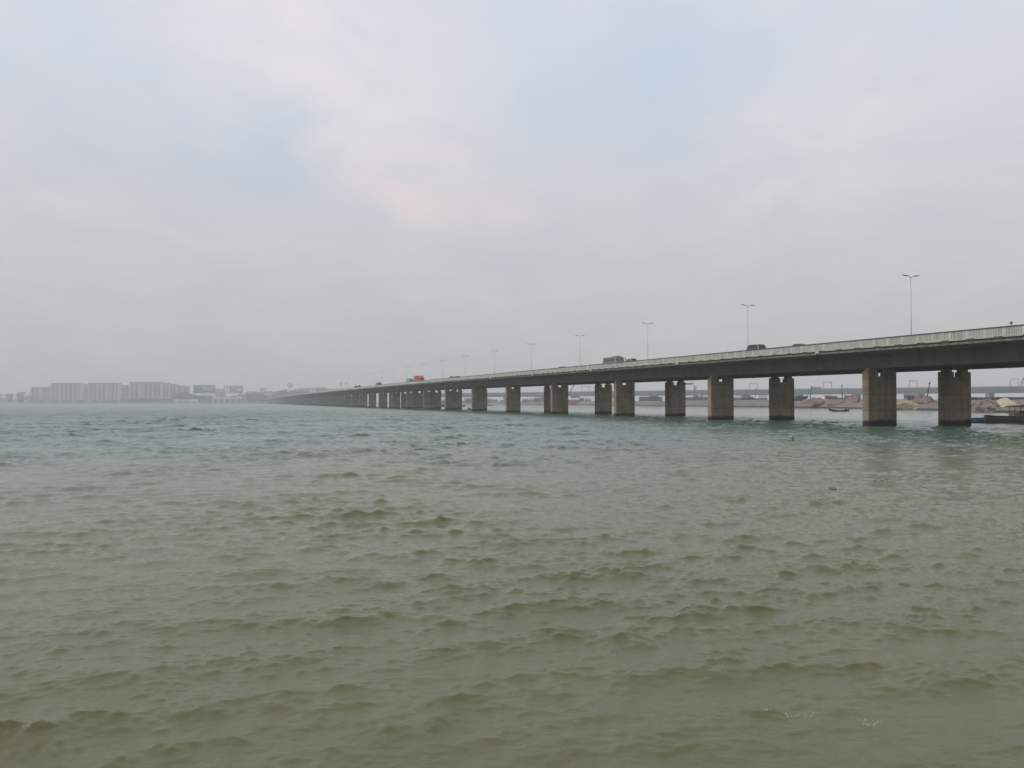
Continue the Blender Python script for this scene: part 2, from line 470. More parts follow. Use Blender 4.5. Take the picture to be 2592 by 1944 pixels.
# slab edge: lower ledge, recessed band, cream strip segments and stained blocks
def edge_side(mk, near):
    mr = (lambda p: p) if near else mirror
    mb = MB()
    sweep(mb, mr([(EDGE+0.08, Z_LEDGE), (EDGE+0.08, Z_LEDGE+0.26), (EDGE+0.445, Z_LEDGE+0.30), (EDGE+0.445, Z_LEDGE+0.03)]), STN)
    mb.build('ledge', M_SLAB, bridge)
    if near:
        # one kerb course: pale strips alternate with deeper stained blocks
        mb = MB(); s = S_BEG; L, G = 2.75, 1.35; rings = []; seg = []
        pale = [(EDGE+0.03, Z_BAL-0.13), (EDGE+0.03, Z_BAL-0.02), (EDGE+0.44, Z_BAL-0.02), (EDGE+0.44, Z_BAL-0.13)]
        deep = [(EDGE+0.05, Z_BAL-0.33), (EDGE+0.015, Z_BAL-0.02), (EDGE+0.44, Z_BAL-0.02), (EDGE+0.44, Z_BAL-0.33)]
        while s < 1100:
            for pr, a, b_ in ((pale, s, s+L), (deep, s+L+.02, s+L+G-.02)):
                rings += [[B(x, d, z+rise(x)) for d, z in pr] for x in (a, b_)]; seg += [0 if pr is pale else 1, 1]
            s += L+G
        mb.rings(rings)
        kb = mb.build('kerb', M_CREAM, bridge)
        kb.data.materials.append(M_STAIN)
        mi = [0]*len(kb.data.polygons)
        for k in range(len(rings)-1):
            for q in range(4): mi[k*4+q] = seg[k]
        kb.data.polygons.foreach_set('material_index', mi)
    # balusters
    mb = MB(); s = S_BEG
    pitch = 0.23
    gaps = [S0+n*SPAN+9.0 for n in range(-3, 48) if n % 6 == 2]
    vs, fs = [], []
    while s < S_END:
        if not any(abs(s-g) < 0.45 for g in gaps):
            w = 0.076 if (int(round((s-S_BEG)/pitch)) % 12) else 0.14
            if s > 420: w = 0.10
            r_ = rise(s)
            p = [(d, z) for d, z in ((EDGE, 0), (EDGE+0.16, 0), (EDGE+0.16, 1), (EDGE, 1))]
            if not near: p = [(2*DM-d, z) for d, z in p]
            zz = (Z_BAL-0.02+r_, Z_RAIL-0.14+r_)
            mb.hexa([B(s-w, p[0][0], zz[0]), B(s-w, p[1][0], zz[0]), B(s+w, p[1][0], zz[0]), B(s+w, p[0][0], zz[0]),
                     B(s-w, p[0][0], zz[1]), B(s-w, p[1][0], zz[1]), B(s+w, p[1][0], zz[1]), B(s+w, p[0][0], zz[1])])
        s += pitch
    bal = mb.build('balustrade', M_BALU, bridge)
    mb = MB()
    brk = [S_BEG]+[g for g in gaps if S_BEG < g < S_END]+[S_END]
    for a, b_ in zip(brk[:-1], brk[1:]):
        a2, b2 = a+0.4, b_-0.4
        sweep(mb, mr([(EDGE-0.05, Z_RAIL-0.142), (EDGE-0.05, Z_RAIL), (EDGE+0.21, Z_RAIL), (EDGE+0.21, Z_RAIL-0.142)]),
              [a2]+[s for s in STN if a2 < s < b2]+[b2])
    mb.build('top_rail', M_RAIL, bal)
    mb = MB()
    sweep(mb, mr([(EDGE-0.02, Z_BAL-0.02), (EDGE-0.02, Z_BAL+0.07), (EDGE+0.18, Z_BAL+0.07), (EDGE+0.18, Z_BAL-0.02)]), STN)
    mb.build('bottom_rail', M_BALU, bal)
edge_side(None, True)
edge_side(None, False)
mb = MB()
sweep(mb, [(DM-0.3, Z_DECK+0.01), (DM-0.12, Z_DECK+0.8), (DM+0.12, Z_DECK+0.8), (DM+0.3, Z_DECK+0.01)], STN)
mb.build('median_barrier', M_SLAB, bridge)

# wall piers: notched head, two bearing blocks
PW, PT = 5.0, 1.4
def pier_mesh(pads):
    """local x = across the bridge, y = along it; z = 0 at the pier head"""
    mb = MB()
    nw, nd = 1.5, 0.78
    hw, ht = PW/2, PT/2
    bot = -14.0
    t = 0.015*0
    out = [(-hw, bot), (hw, bot), (hw, 0), (nw/2, 0), (nw/2, -nd), (-nw/2, -nd), (-nw/2, 0), (-hw, 0)]
    n = len(out)
    ch = 0.06
    rings = []
    mb.add([(x, -ht, z) for x, z in out]+[(x, ht, z) for x, z in out],
           [tuple(range(n)), tuple(range(2*n-1, n-1, -1))]+[((i+1) % n, i, n+i, n+(i+1) % n) for i in range(n)])
    return mb
def pad_mesh(x0):
    mb = MB()
    mb.box((x0, 0, 0.19), (1.25, 1.0, 0.376)); return mb
pier0 = None; pads0 = None
for n in range(-2, 46):
    for base in (D1, 104.0):
        s = S0+n*SPAN
        if pier0 is None:
            pier0 = pier_mesh(True).build('pier', M_PIER, bridge)
            pads0 = [pad_mesh(x).build('bearing_block', M_PIER, pier0) for x in (-1.55, 1.55)]
            p = pier0
        else:
            p = pier0.copy(); COL.objects.link(p); p.parent = bridge
            for q in pads0:
                c = q.copy(); COL.objects.link(c); c.parent = p
        p.location = B(s, base+PW/2, Z_GIRD-0.38+rise(s))
        p.rotation_euler = (0, 0, THETA)

sp0 = None
for n in range(-1, 20):
    s = S0+n*SPAN+6.3
    if sp0 is None:
        mb = MB(); mb.box((0, 0, 0), (0.42, 0.62, 0.24)); mb.tube([(-0.12, 0, 0.0), (-0.5, 0, -0.08)], 0.09, 8)
        sp0 = mb.build('drain_spout', M_CREAM, bridge); o = sp0
    else:
        o = sp0.copy(); COL.objects.link(o); o.parent = bridge
    o.location = B(s, EDGE+0.02, Z_LEDGE+0.30+rise(s)); o.rotation_euler = (0, 0, THETA)

# ------------------------------------------------------------------ street lamps on the median
def make_lamp():
    r = thing('street_lamp', None, 'street lamp')
    mb = MB()
    mb.tube([(0, 0, 0), (0, 0, 0.9), (0, 0, 10.45)], [0.12, 0.09, 0.05], 8)
    mb.build('pole', M_LAMP, r, True)
    for sg in (-1, 1):
        mb = MB()
        mb.tube([(0, 0, 10.35), (sg*0.25, 0, 10.53), (sg*0.62, 0, 10.61)], [0.06, 0.05, 0.04], 6)
        mb.build('arm', M_LAMP, r, True)
        mb = MB()
        rings = []
        for f_, w, h in ((0.0, 0.10, 0.05), (0.12, 0.17, 0.07), (0.5, 0.19, 0.085), (0.85, 0.16, 0.065), (1.0, 0.07, 0.03)):
            x = sg*(0.58+f_*0.98); z = 10.62+f_*0.10
            rings.append([(x, w*math.cos(k*math.pi/4), z+h*math.sin(k*math.pi/4)) for k in range(8)])
        mb.rings(rings)
        mb.build('lamp_head', M_LHEAD, r, True)
    return r
LAMP_LABELS = {
    0: 'tallest looking twin-arm street lamp, the one standing nearest on the bridge',
    1: 'twin-arm street lamp rising in front of the dark minivan roof',
    2: 'twin-arm street lamp just right of the grey bus and white saloon',
    3: 'twin-arm street lamp between the dark low saloon and the grey bus',
    4: 'twin-arm street lamp left of the dark low saloon, fifth lamp from the near end',
    5: 'thin pale twin-arm street lamp, sixth from the near end of the bridge',
    6: 'faint twin-arm street lamp just right of the yellow taxis',
    7: 'faint twin-arm street lamp just left of the yellow taxis',
}
lamp0 = None
for n in range(-1, 46):
    s = S0+n*SPAN+1.2
    if lamp0 is None: lamp0 = make_lamp(); o = lamp0
    else: o = copy_tree(lamp0)
    o.location = B(s, DM, Z_DECK+0.75+rise(s)); o.rotation_euler = (0, 0, THETA)
    if n == -1: lb = 'twin-arm street lamp beyond the near end of the visible bridge'
    elif n in LAMP_LABELS: lb = LAMP_LABELS[n]
    else: lb = 'tiny distant twin-arm street lamp fading into haze on the far half of the bridge'
    tag(o, lb, 'street lamp', 'twin-arm street lamps along the bridge')

# ------------------------------------------------------------------ vehicles
def paint(name, col, rough=0.35):
    return mat(name, col, tuple(c*0.82 for c in col), rough, 1.2, amount=0.8, spec=0.45)

def wheels(root, xs, hw, r=0.31, w=0.2):
    for x in xs:
        for sg in (-1, 1):
            mb = MB(); mb.tube([(x, sg*(hw-w), r), (x, sg*hw, r)], r, 14)
            wl = mb.build('wheel', M_BLACK, root)
            mb = MB(); mb.tube([(x, sg*(hw-0.02), r), (x, sg*(hw+0.015), r)], r*0.55, 10)
            mb.build('rim', M_LAMP, wl)

def loft_body(secs):
    """secs: x, z bottom, half width, z belt, half width at top, z top"""
    mb = MB(); rings = []
    for x, zb, hw, zbelt, hwt, zt in secs:
        rings.append([(x, -hw*0.94, zb), (x, -hw, (zb+zbelt)/2), (x, -hw*0.985, zbelt), (x, -hwt, zt-0.03), (x, -hwt*0.8, zt),
                      (x, hwt*0.8, zt), (x, hwt, zt-0.03), (x, hw*0.985, zbelt), (x, hw, (zb+zbelt)/2), (x, hw*0.94, zb)])
    mb.rings(rings[::-1])
    return mb

def side_window(mb, secs, x0, x1, lo=0.08, hi=0.86, cuts=2, off=0.012, gap=0.03):
    """a strip of side glass lying just proud of the body between x0 and x1, on both sides"""
    def at(x):
        for a, b in zip(secs[:-1], secs[1:]):
            if min(a[0], b[0]) <= x <= max(a[0], b[0]):
                f = (x-a[0])/(b[0]-a[0])
                return [p+(q-p)*f for p, q in zip(a, b)]
        return secs[0]
    for sg in (-1, 1):
        for k in range(cuts):
            xa = x0+(x1-x0)*(k+gap)/cuts; xb = x0+(x1-x0)*(k+1-gap)/cuts
            q = []
            for x, f in ((xa, lo), (xb, lo), (xb, hi), (xa, hi)):
                _, zb, hw, zbelt, hwt, zt = at(x)
                q.append((x, sg*(hw*0.985+(hwt-hw*0.985)*f+off), zbelt+(zt-0.03-zbelt)*f))
            if sg > 0: q = q[::-1]
            mb.quad(*q)

def cross_glass(mb, a, b, off=0.014):
    """windscreen / rear glass on the sloping face between section a (low) and b (roof)"""
    dx = 1 if a[0] > b[0] else -1
    ha, hb = a[2]*0.86, b[4]*0.84
    za, zb_ = a[5]+0.03, b[5]-0.05
    L = math.hypot(a[0]-b[0], za-zb_) or 1
    nx, nz = dx*abs(za-zb_)/L*off+dx*0.004, abs(a[0]-b[0])/L*off
    f0, f1 = 0.06, 0.92
    def p(f, sg): return (a[0]+(b[0]-a[0])*f+nx, sg*(ha+(hb-ha)*f), a[5]+(b[5]-a[5])*f+nz+0.002)
    q = [p(f0, -1), p(f0, 1), p(f1, 1), p(f1, -1)]
    if dx < 0: q = q[::-1]
    mb.quad(*q)

def headlights(root, x, y, z):
    for sg in (-1, 1):
        mb = MB(); mb.box((x, sg*y, z), (0.06, 0.30, 0.14)); mb.build('headlight', M_CHROME, root)

def bumper(root, x, hw, z, m):
    mb = MB(); mb.box((x, 0, z), (0.14, 2*hw*0.98, 0.2)); mb.build('bumper', m, root)

HEAD = -U
RZ = math.atan2(HEAD.y, HEAD.x)
def on_bridge(px, D):
    inv = 1/(px-582.0)
    s = (FPX*D*inv/CT-D*ST)/CT
    p = B(s, D, Z_DECK+0.031+rise(s))
    return p

def saloon(label, m, loc, group='vehicles crossing the bridge', k=1.0):
    r = thing('saloon_car', label, 'car', loc, RZ, group)
    S = [(2.22, .38, .70, .62, .62, .66), (2.05, .28, .84, .70, .72, .76), (0.95, .24, .87, .88, .78, .95),
         (0.12, .24, .87, .93, .64, 1.44), (-0.95, .24, .87, .95, .65, 1.47), (-1.62, .24, .87, .97, .76, 1.06), (-2.15, .30, .83, .90, .72, 1.0), (-2.26, .42, .74, .80, .66, .86)]
    loft_body(S).build('body', m, r, False)
    mb = MB(); side_window(mb, S, -1.35, 0.55, 0.1, 0.85, 2); mb.build('side_glass', M_GLASS, r)
    mb = MB(); cross_glass(mb, S[2], S[3]); mb.build('windscreen', M_GLASS, r)
    mb = MB(); cross_glass(mb, S[5], S[4]); mb.build('rear_glass', M_GLASS, r)
    headlights(r, 2.14, .58, .66); bumper(r, 2.2, .8, .42, m)
    wheels(r, (1.38, -1.32), .86)
    return r

def minivan(label, m, loc, h=1.95, L=4.7, hw=.92, roof=None, name='minivan', cat='van', win=True):
    r = thing(name, label, cat, loc, RZ, 'vehicles crossing the bridge')
    x = L/2
    S = [(x, .40, hw*.86, .75, hw*.78, .80), (x-.12, .30, hw*.95, .85, hw*.86, .92), (x-1.0, .26, hw, 1.02, hw*.9, 1.10),
         (x-1.75, .26, hw, 1.06, hw*.80, h-.05), (-x+1.5, .26, hw, 1.10, hw*.82, h), (-x+.75, .26, hw, 1.10, hw*.81, h-.05), (-x+.16, .28, hw*.98, 1.10, hw*.78, h-.24), (-x, .34, hw*.94, 1.08, hw*.80, 1.14)]
    loft_body(S).build('body', m, r)
    if roof:
        mb = MB()
        mb.box((-0.25, 0, h+0.012), (L-2.6, hw*1.25, 0.03)); mb.build('roof_panel', roof, r)
    mb = MB(); side_window(mb, S, -x+.2, x-1.3, 0.02, 0.95, 8, 0.012, 0.0); mb.build('side_glass', M_GLASS, r)
    mb = MB(); cross_glass(mb, S[2], S[3]); mb.build('windscreen', M_GLASS, r)
    mb = MB(); cross_glass(mb, S[6], S[5]); mb.build('rear_glass', M_GLASS, r)
    headlights(r, x-.04, hw*.62, .74); bumper(r, x+.02, hw*.9, .48, m)
    wheels(r, (x-.85, -x+.9), hw-.01, .33)
    return r

def bus(label, m, loc, L=8.3, h=2.55, hw=1.12, trim=None, rack=True, wins=7, name='bus', cat='bus'):
    r = thing(name, label, cat, loc, RZ, 'vehicles crossing the bridge')
    x = L/2
    S = [(x, .45, hw*.93, 1.15, hw*.86, 1.22), (x-.06, .36, hw*.98, 1.28, hw*.90, 1.36), (x-.42, .34, hw, 1.34, hw*.84, h-.12),
         (x-.9, .34, hw, 1.36, hw*.86, h), (-x+.35, .34, hw, 1.36, hw*.86, h), (-x+.04, .36, hw*.98, 1.36, hw*.84, h-.12), (-x, .42, hw*.95, 1.30, hw*.84, 1.4)]
    loft_body(S).build('body', m, r)
    for k in range(wins):
        mb = MB(); a = -x+.55+(L-1.75)*k/wins
        side_window(mb, S, a, a+(L-1.75)/wins-.10, 0.02, 0.84, 1)
        mb.build('side_glass', M_GLASS, r)
    mb = MB(); cross_glass(mb, S[1], S[2]); mb.build('windscreen', trim or M_GLASS, r)
    mb = MB(); cross_glass(mb, S[6], S[5]); mb.build('rear_glass', M_GLASS, r)
    if rack:
        mb = MB()
        rings = []
        for f_, w, hh in ((-1.6, .5, .06), (-.9, .85, .22), (.4, .95, .30), (1.3, .9, .24), (1.9, .55, .08)):
            rings.append([(f_+x-2.6, w*math.cos(t_), h-.03+hh*max(0, math.sin(t_))) for t_ in [math.pi*k/6 for k in range(7)]]+[(f_+x-2.6, 0, h-.05)])
        mb.rings(rings); mb.build('roof_load', mat('tarpaulin', (.16, .15, .16), (.09, .09, .1), .8, 3.0), r)
    for sg in (-1, 1):
        mb = MB(); mb.box((x+.12, sg*(hw+.12), 1.95), (.08, .2, .36)); mb.tube([(x+.1, sg*(hw+.1), 2.1), (x-.25, sg*hw*.9, 2.35)], .025, 6)
        mb.build('mirror', M_BLACK, r)
    headlights(r, x-.01, hw*.66, .86); bumper(r, x+.03, hw*.93, .5, m)
    wheels(r, (x-1.3, -x+1.9), hw-.02, .42, .26)
    return r

def lorry(label, m_cab, m_box, loc, Lb, hb, hc, wind=True, name='lorry'):
    r = thing(name, label, 'lorry', loc, RZ, 'vehicles crossing the bridge')
    hw = 1.24
    mb = MB()
    mb.box((-Lb/2-.35, 0, (1.1+hb)/2), (Lb, 2*hw, hb-1.1))
    for k in range(int(Lb/1.2)):
        for sg in (-1, 1): mb.box((-.9-k*1.2, sg*(hw+.012), (1.1+hb)/2), (.08, .03, hb-1.2))
    mb.build('cargo_box', m_box, r)
    S = [(2.1, .55, hw*.9, 1.35, hw*.86, 1.5), (2.02, .5, hw*.96, 1.6, hw*.9, 1.72), (1.75, .5, hw, 1.66, hw*.88, hc-.2), (1.45, .5, hw, 1.66, hw*.9, hc), (-.05, .5, hw, 1.66, hw*.9, hc)]
    cab_ = loft_body(S).build('cab', m_cab, r)
    mb = MB(); cross_glass(mb, S[1], S[2]); mb.build('windscreen', M_GLASS, r)
    mb = MB(); side_window(mb, S, .5, 1.6, .05, .75, 1); mb.build('side_glass', M_GLASS, r)
    if wind:
        mb = MB()
        mb.hexa([(1.5, -hw*.86, hc+.003), (1.5, hw*.86, hc+.003), (-.05, hw*.95, hc+.003), (-.05, -hw*.95, hc+.003),
                 (.9, -hw*.8, hc+.35), (.9, hw*.8, hc+.35), (-.05, hw*.95, hb), (-.05, -hw*.95, hb)][::1])
        mb.build('wind_deflector', m_cab, cab_)
    mb = MB(); mb.box((-Lb/2+.6, 0, .92), (Lb+2.0, .9, .24)); mb.build('chassis', M_BLACK, r)
    headlights(r, 2.1, .8, .95); bumper(r, 2.12, hw*.95, .58, m_cab)
    wheels(r, (1.2, -Lb+.9, -Lb+2.1), hw-.02, .5, .32)
    return r

P_WHITE = paint('white_paint', (.72, .72, .69)); P_DARK = paint('dark_paint', (.03, .03, .035)); P_GREY = paint('grey_paint', (.24, .245, .245))
P_RED = paint('red_paint', (.46, .035, .045)); P_YEL = paint('yellow_paint', (.72, .42, .03)); P_SILV = paint('silver_paint', (.36, .37, .37))
P_CREAM = paint('cream_paint', (.58, .55, .46)); P_BROWN = paint('brown_paint', (.10, .075, .065))
P_PINK = paint('faded_red_paint', (.62, .10, .13))
LANE = 88.9
minivan('pale minivan with black side glass, half hidden by the rail beside a street lamp', P_CREAM, on_bridge(1920, LANE), 2.12, 5.0, .95)
saloon('low black saloon, only its roof line above the rail, nearest vehicle on the bridge', P_DARK, on_bridge(2028, LANE))
bus('dark grey minibus with a covered load on its roof', P_GREY, on_bridge(1553, LANE), trim=mat('dusty_windscreen', (.2, .17, .17), (.08, .07, .08), .3, 2.5, spec=.5))
minivan('cream estate car running just ahead of the grey minibus', P_CREAM, on_bridge(1601, LANE), 1.72, 4.6, .88, M_LHEAD, 'estate_car', 'car')
saloon('low dark brown saloon between two street lamps behind the grey minibus', P_BROWN, on_bridge(1424, LANE))
for i, (px, lb) in enumerate(((1144, 'yellow taxi saloon with dark windows, the rear one of the yellow pair'), (1158, 'yellow taxi saloon leading the yellow pair, far from the red lorry'))):
    minivan(lb, P_YEL if i else mat('taxi_ochre', (.40, .27, .05), (.25, .17, .04), .4, 1.5), on_bridge(px, LANE), 1.72, 4.5, .88, M_LHEAD if not i else None, 'taxi', 'taxi')
lorry('bright red box lorry with a red cab and sloping wind deflector', P_PINK, P_RED, on_bridge(1066, LANE), 11.5, 3.75, 2.8)
lorry('plain grey box lorry following close behind the red lorry', P_SILV, P_SILV, on_bridge(1040, LANE+.2), 6.0, 2.95, 2.6, False)
bus('small grey bus with a dark windscreen, alone between red lorry and white van', P_GREY, on_bridge(958, LANE), 9.0, 2.85, 1.15, None, False, 5)
minivan('white delivery van with a dark windscreen, far along the bridge', P_WHITE, on_bridge(909, LANE), 2.55, 5.6, 1.0, None, 'delivery_van', 'van')
minivan('cream van close behind the white delivery van', P_CREAM, on_bridge(901, LANE), 2.4, 5.4, 1.0, None, 'delivery_van', 'van')

# small roadside signs on the bridge
def post_sign(name, label, px, D, parts, pole_h):
    p = on_bridge(px, D)
    r = thing(name, label, 'road sign', p, THETA)
    mb = MB(); mb.tube([(0, 0, 0), (0, 0, pole_h)], [.07, .05], 8); mb.build('pole', M_LAMP, r)
    for z, w, h, m in parts:
        mb = MB(); mb.box((0, -.09, z), (w, .08, h)); mb.build('sign_panel', m, r)
    return r
post_sign('road_sign', 'pair of small dark square panels stacked on one post beside the far roadway', 862, LANE-1.6, ((6.2, 1.0, .7, M_LHEAD), (4.9, 1.0, .7, M_LHEAD)), 6.6)
post_sign('road_sign', 'single pale sign panel on a post just right of the stacked dark panels', 877, LANE-1.6, ((5.0, 1.2, .8, M_LAMP),), 5.4)
r = thing('marker_plate', 'small grey framed plate fixed on top of the rail near the right edge', 'sign', B(80.5, EDGE+.08, Z_RAIL+rise(80.5)), THETA)
mb = MB(); mb.tube([(0, 0, 0), (0, 0, .12)], .02, 6); mb.build('stem', M_LAMP, r)
mb = MB(); mb.box((0, 0, .29), (.42, .05, .34)); mb.build('plate', M_LAMP, r)
mb = MB(); mb.box((.02, -.028, .29), (.24, .01, .18)); mb.build('dark_face', M_LHEAD, r)

# ------------------------------------------------------------------ land behind the bridge
M_BANK = mat('sawdust_bank', (.235, .19, .165), (.15, .125, .11), .95, .22, amount=1.3, bump=.5, spec=.1, wet=(.05, .048, .042))
SHORE = [(420, 150), (250, 215), (168, 300), (181, 400), (190, 531), (166, 660), (138, 797), (92, 1050), (34, 1328), (-46, 1650), (-126, 1992), (-230, 2350)]
def shore_pt(t):
    n = len(SHORE)-1; f = t*n; i = min(int(f), n-1); f -= i
    a, b = SHORE[i], SHORE[i+1]
    return Vector((a[0]+(b[0]-a[0])*f, a[1]+(b[1]-a[1])*f, 0)), Vector((b[0]-a[0], b[1]-a[1], 0)).normalized()
BANK_H = [5.2, 5.2, 4.6, 4.4, 5.1, 5.0, 4.8, 4.5, 4.2, 4.0, 4.0, 4.0]
def bank():
    mb = MB(); rings = []
    NT = 330
    cross = [0, .8, 2, 3.2, 5, 7, 9.5, 13, 18, 25, 34, 46, 60, 62]
    for i in range(NT+1):
        t = i/NT
        p, d = shore_pt(t)
        nrm = Vector((d.y, -d.x, 0))
        bh = float(np.interp(t*11, range(12), BANK_H))
        low = 0.62 if t < .37 else 1.0
        wob = 1.6*math.sin(i*.9)+1.2*math.sin(i*.37+1)+1.0*rng.uniform(-1, 1)
        row = []
        for c in cross:
            h = bh*low*min(1, (c/9.0)**.75) if c > 0 else -.9
            if c > 0: h += rng.uniform(-.35, .35)*min(1, c/4)
            if c > 20 and low < 1: h = bh+rng.uniform(-.2, .2)
            if c == 62: h = -.9
            q = p+nrm*(c+wob)
            row.append((q.x, q.y, h))
        rings.append(row)
    mb.rings(rings, False, False)
    o = mb.build('shore_bank', M_BANK)
    o['kind'] = 'structure'
bank()

def noise3(x, y, z):
    return math.sin(x*1.3+y*2.1+.5)*math.sin(y*1.7-z*2.3+1.1)*.5+math.sin(x*3.1-z*2.7+2)*math.sin(y*3.7+x)*.3+math.sin(7*x+5*z)*math.sin(6.1*y-4*x)*.2

def mound(name, label, cat, c, rx, ry, h, m, sharp=1.0, rough=.25, seed=0, group=None, nseg=44):
    """heap: a bumpy cone with a rounded top"""
    mb = MB(); rr = random.Random(seed)
    lev = [1, .93, .85, .75, .64, .52, .4, .28, .17, .08, 0.02]
    rings = []
    for l in lev:
        row = []
        for k in range(nseg):
            a = 2*math.pi*k/nseg
            w = 1+rough*noise3(math.cos(a)*2+seed, math.sin(a)*2, l*3)+rr.uniform(-.08, .08)*rough*3
            z = h*(1-l**sharp)*(1+.35*rough*noise3(l*4+seed, math.cos(a)*3, math.sin(a)*3))+rr.uniform(-.11, .11)*h*rough
            row.append((l*w*rx*math.cos(a), l*w*ry*math.sin(a), z-(.6 if l == 1 else 0)))
        rings.append(row)
    mb.rings(rings)
    o = mb.build(name, m, None, False)
    o.location = c
    return tag(o, label, cat, group)

M_SAND = mat('pale_sand', (.60, .51, .36), (.48, .41, .29), .95, .6, bump=.3, spec=.1)
M_RUB = mat('rubble_heap', (.30, .24, .20), (.16, .125, .105), .95, .7, amount=1.4, bump=.6, spec=.1)
M_OCHRE = mat('orange_sand', (.42, .30, .20), (.33, .23, .155), .95, .6, bump=.4, spec=.1)
M_RUST = mat('rusty_steel', (.17, .07, .045), (.09, .045, .03), .9, 1.5)
M_WOOD = mat('weathered_timber', (.10, .085, .072), (.055, .048, .042), .9, 2.0, stretch=(1, 1, 4))
M_DWOOD = mat('dark_hull_timber', (.04, .038, .035), (.02, .02, .02), .8, 1.5)
M_GWOOD = mat('grey_timber', (.20, .19, .17), (.12, .115, .105), .9, 1.2)
def at(px, py, Y): return P(px, py, Y)
def at0(px, Y, z=0.0):
    p = P(px, 1000, Y); return Vector((p.x, Y, z))

G_H = 'heaps along the bank behind the bridge'
mound('sand_heap', 'pale yellow sand heap, the tall smooth cone right of the nearest pier', 'heap', at0(2543, 322, .5), 5.6, 5.0, 4.6, M_SAND, 1.75, .16, 1, G_H)
mound('rubble_heap', 'pinkish brown rubble heap leaning against the pale sand cone', 'heap', at0(2500, 318, .5), 5.6, 4.2, 4.3, M_RUB, 1.5, .5, 2, G_H)
mound('rubble_heap', 'low grey rubble heap beside the nearest rear pier', 'heap', at0(2465, 314, .3), 5.2, 4.0, 2.9, M_RUB, .9, .4, 3, G_H)
mound('sand_heap', 'orange sand slope on the shore between the two nearest piers', 'heap', at0(2286, 417, .6), 9.5, 7, 4.3, M_OCHRE, 1.5, .22, 4, G_H)
mound('rubble_heap', 'tallest grey brown rubble mound between the two nearest piers', 'heap', at0(2337, 424, .5), 9.0, 6.5, 6.4, M_RUB, 1.1, .40, 5, G_H)
mound('rubble_heap', 'dark brown boulder heap at the water line left of the mound', 'heap', at0(2290, 408, -.2), 8.5, 3.0, 2.9, M_RUB, 1.2, .5, 6, G_H)
mound('rubble_heap', 'reddish rubble heap pressed against the nearest rear pier in view', 'heap', at0(2362, 410, .1), 6.0, 3.6, 4.6, mat('red_rubble', (.25, .14, .10), (.15, .085, .06), .95, .9, bump=.5), 1.1, .4, 7, G_H)
mound('boulder', 'single rounded dark boulder on top of the rubble by the leaning mast', 'rock', at0(2353, 424, 4.6), 1.7, 1.5, 1.7, mat('dark_rock', (.12, .105, .095), (.08, .07, .065), .9, 1.5), 2.2, .15, 8)
mound('sand_heap', 'thin pale sand spit at the foot of the sand cone', 'heap', at0(2562, 311, -.25), 7, 2.2, .95, M_SAND, 1.6, .12, 9, G_H)
mound('sawdust_heap', 'low reddish sawdust heap under the leaning masts', 'heap', at0(2060, 548, 3.2), 8, 5, 3.2, mat('sawdust', (.29, .16, .11), (.2, .12, .09), .95, .7), 1.3, .3, 10, G_H)
mound('sawdust_heap', 'pinkish sawdust heap beside the big canoe propped on the bank', 'heap', at0(2156, 545, 3.2), 7, 5, 4.0, mat('sawdust', (.29, .16, .11)), 1.2, .3, 11, G_H)

lr = random.Random(17)
for k in range(13):
    px = (2274, 2283, 2296, 2304, 2313, 2322, 2333, 2344, 2356, 2451, 2463, 2478, 2492)[k]
    Y = (402 if px < 2400 else 308)+lr.uniform(-3, 7)
    mound('rubble_lump', 'broken rubble lump at the foot of the heaps along the near shore', 'rubble', at0(px, Y, lr.uniform(-.1, .7)), lr.uniform(1.0, 2.0), lr.uniform(.9, 1.5), lr.uniform(.9, 1.9),
          (M_RUB, M_OCHRE, M_RUB, MATS['dark_rock'])[k % 4], 1.9, .6, 60+k, 'loose rubble lumps on the near shore', 18)
def mast(label, base, top, r0, r1, stay=None, name='mast', brace=False):
    r = thing(name, label, 'mast', base)
    d = Vector(top)-Vector(base)
    mb = MB(); mb.tube([(0, 0, -.4), d*.5, d*.88], [r0, (r0+r1)/2, r1], 8); mb.build('pole', M_WOOD, r)
    mb = MB(); mb.tube([d*.88, d], [r1*1.9, r1*1.7], 8); mb.build('pole_head', M_DWOOD, r)
    if stay:
        mb = MB(); mb.tube([d*.9, Vector(stay)-Vector(base)], .045, 5); mb.build('stay', M_WOOD, r)
    if brace:
        mb = MB(); mb.tube([d*.62, Vector((-2.6, 0, -.3))], .09, 6); mb.build('brace', M_WOOD, r)
    return r
mast('leaning timber mast with a braced foot beside the nearest rear pier', at(2347, 1003, 424), at(2353.5, 968, 424), .34, .2, None, 'mast', True)
mast('upright timber mast in the middle of the bank, left of the propped canoe', at(2132, 1007, 545), at(2131, 974, 545), .34, .22)
mast('timber mast with a slanting stay rope beside the dark upturned hull', at(2051, 1007, 545), at(2054, 977, 545), .34, .2, at(2041, 1008, 545))
mast('thin slightly leaning pole by the white tarpaulin and timber rack', at(1911.5, 1008, 640), at(1914.5, 983, 640), .22, .14)
mast('faint thin pole standing left of the small dark hut', at(1892, 1003, 660), at(1893, 986, 660), .12, .08)
mast('thick slanting dark boom rising above the red barge', at(1443, 992, 1100), at(1453, 974, 1100), .5, .4)
mast('slanting crane boom seen far off below the deck between two piers', at(1168, 997, 1500), at(1176, 983, 1500), .45, .35)

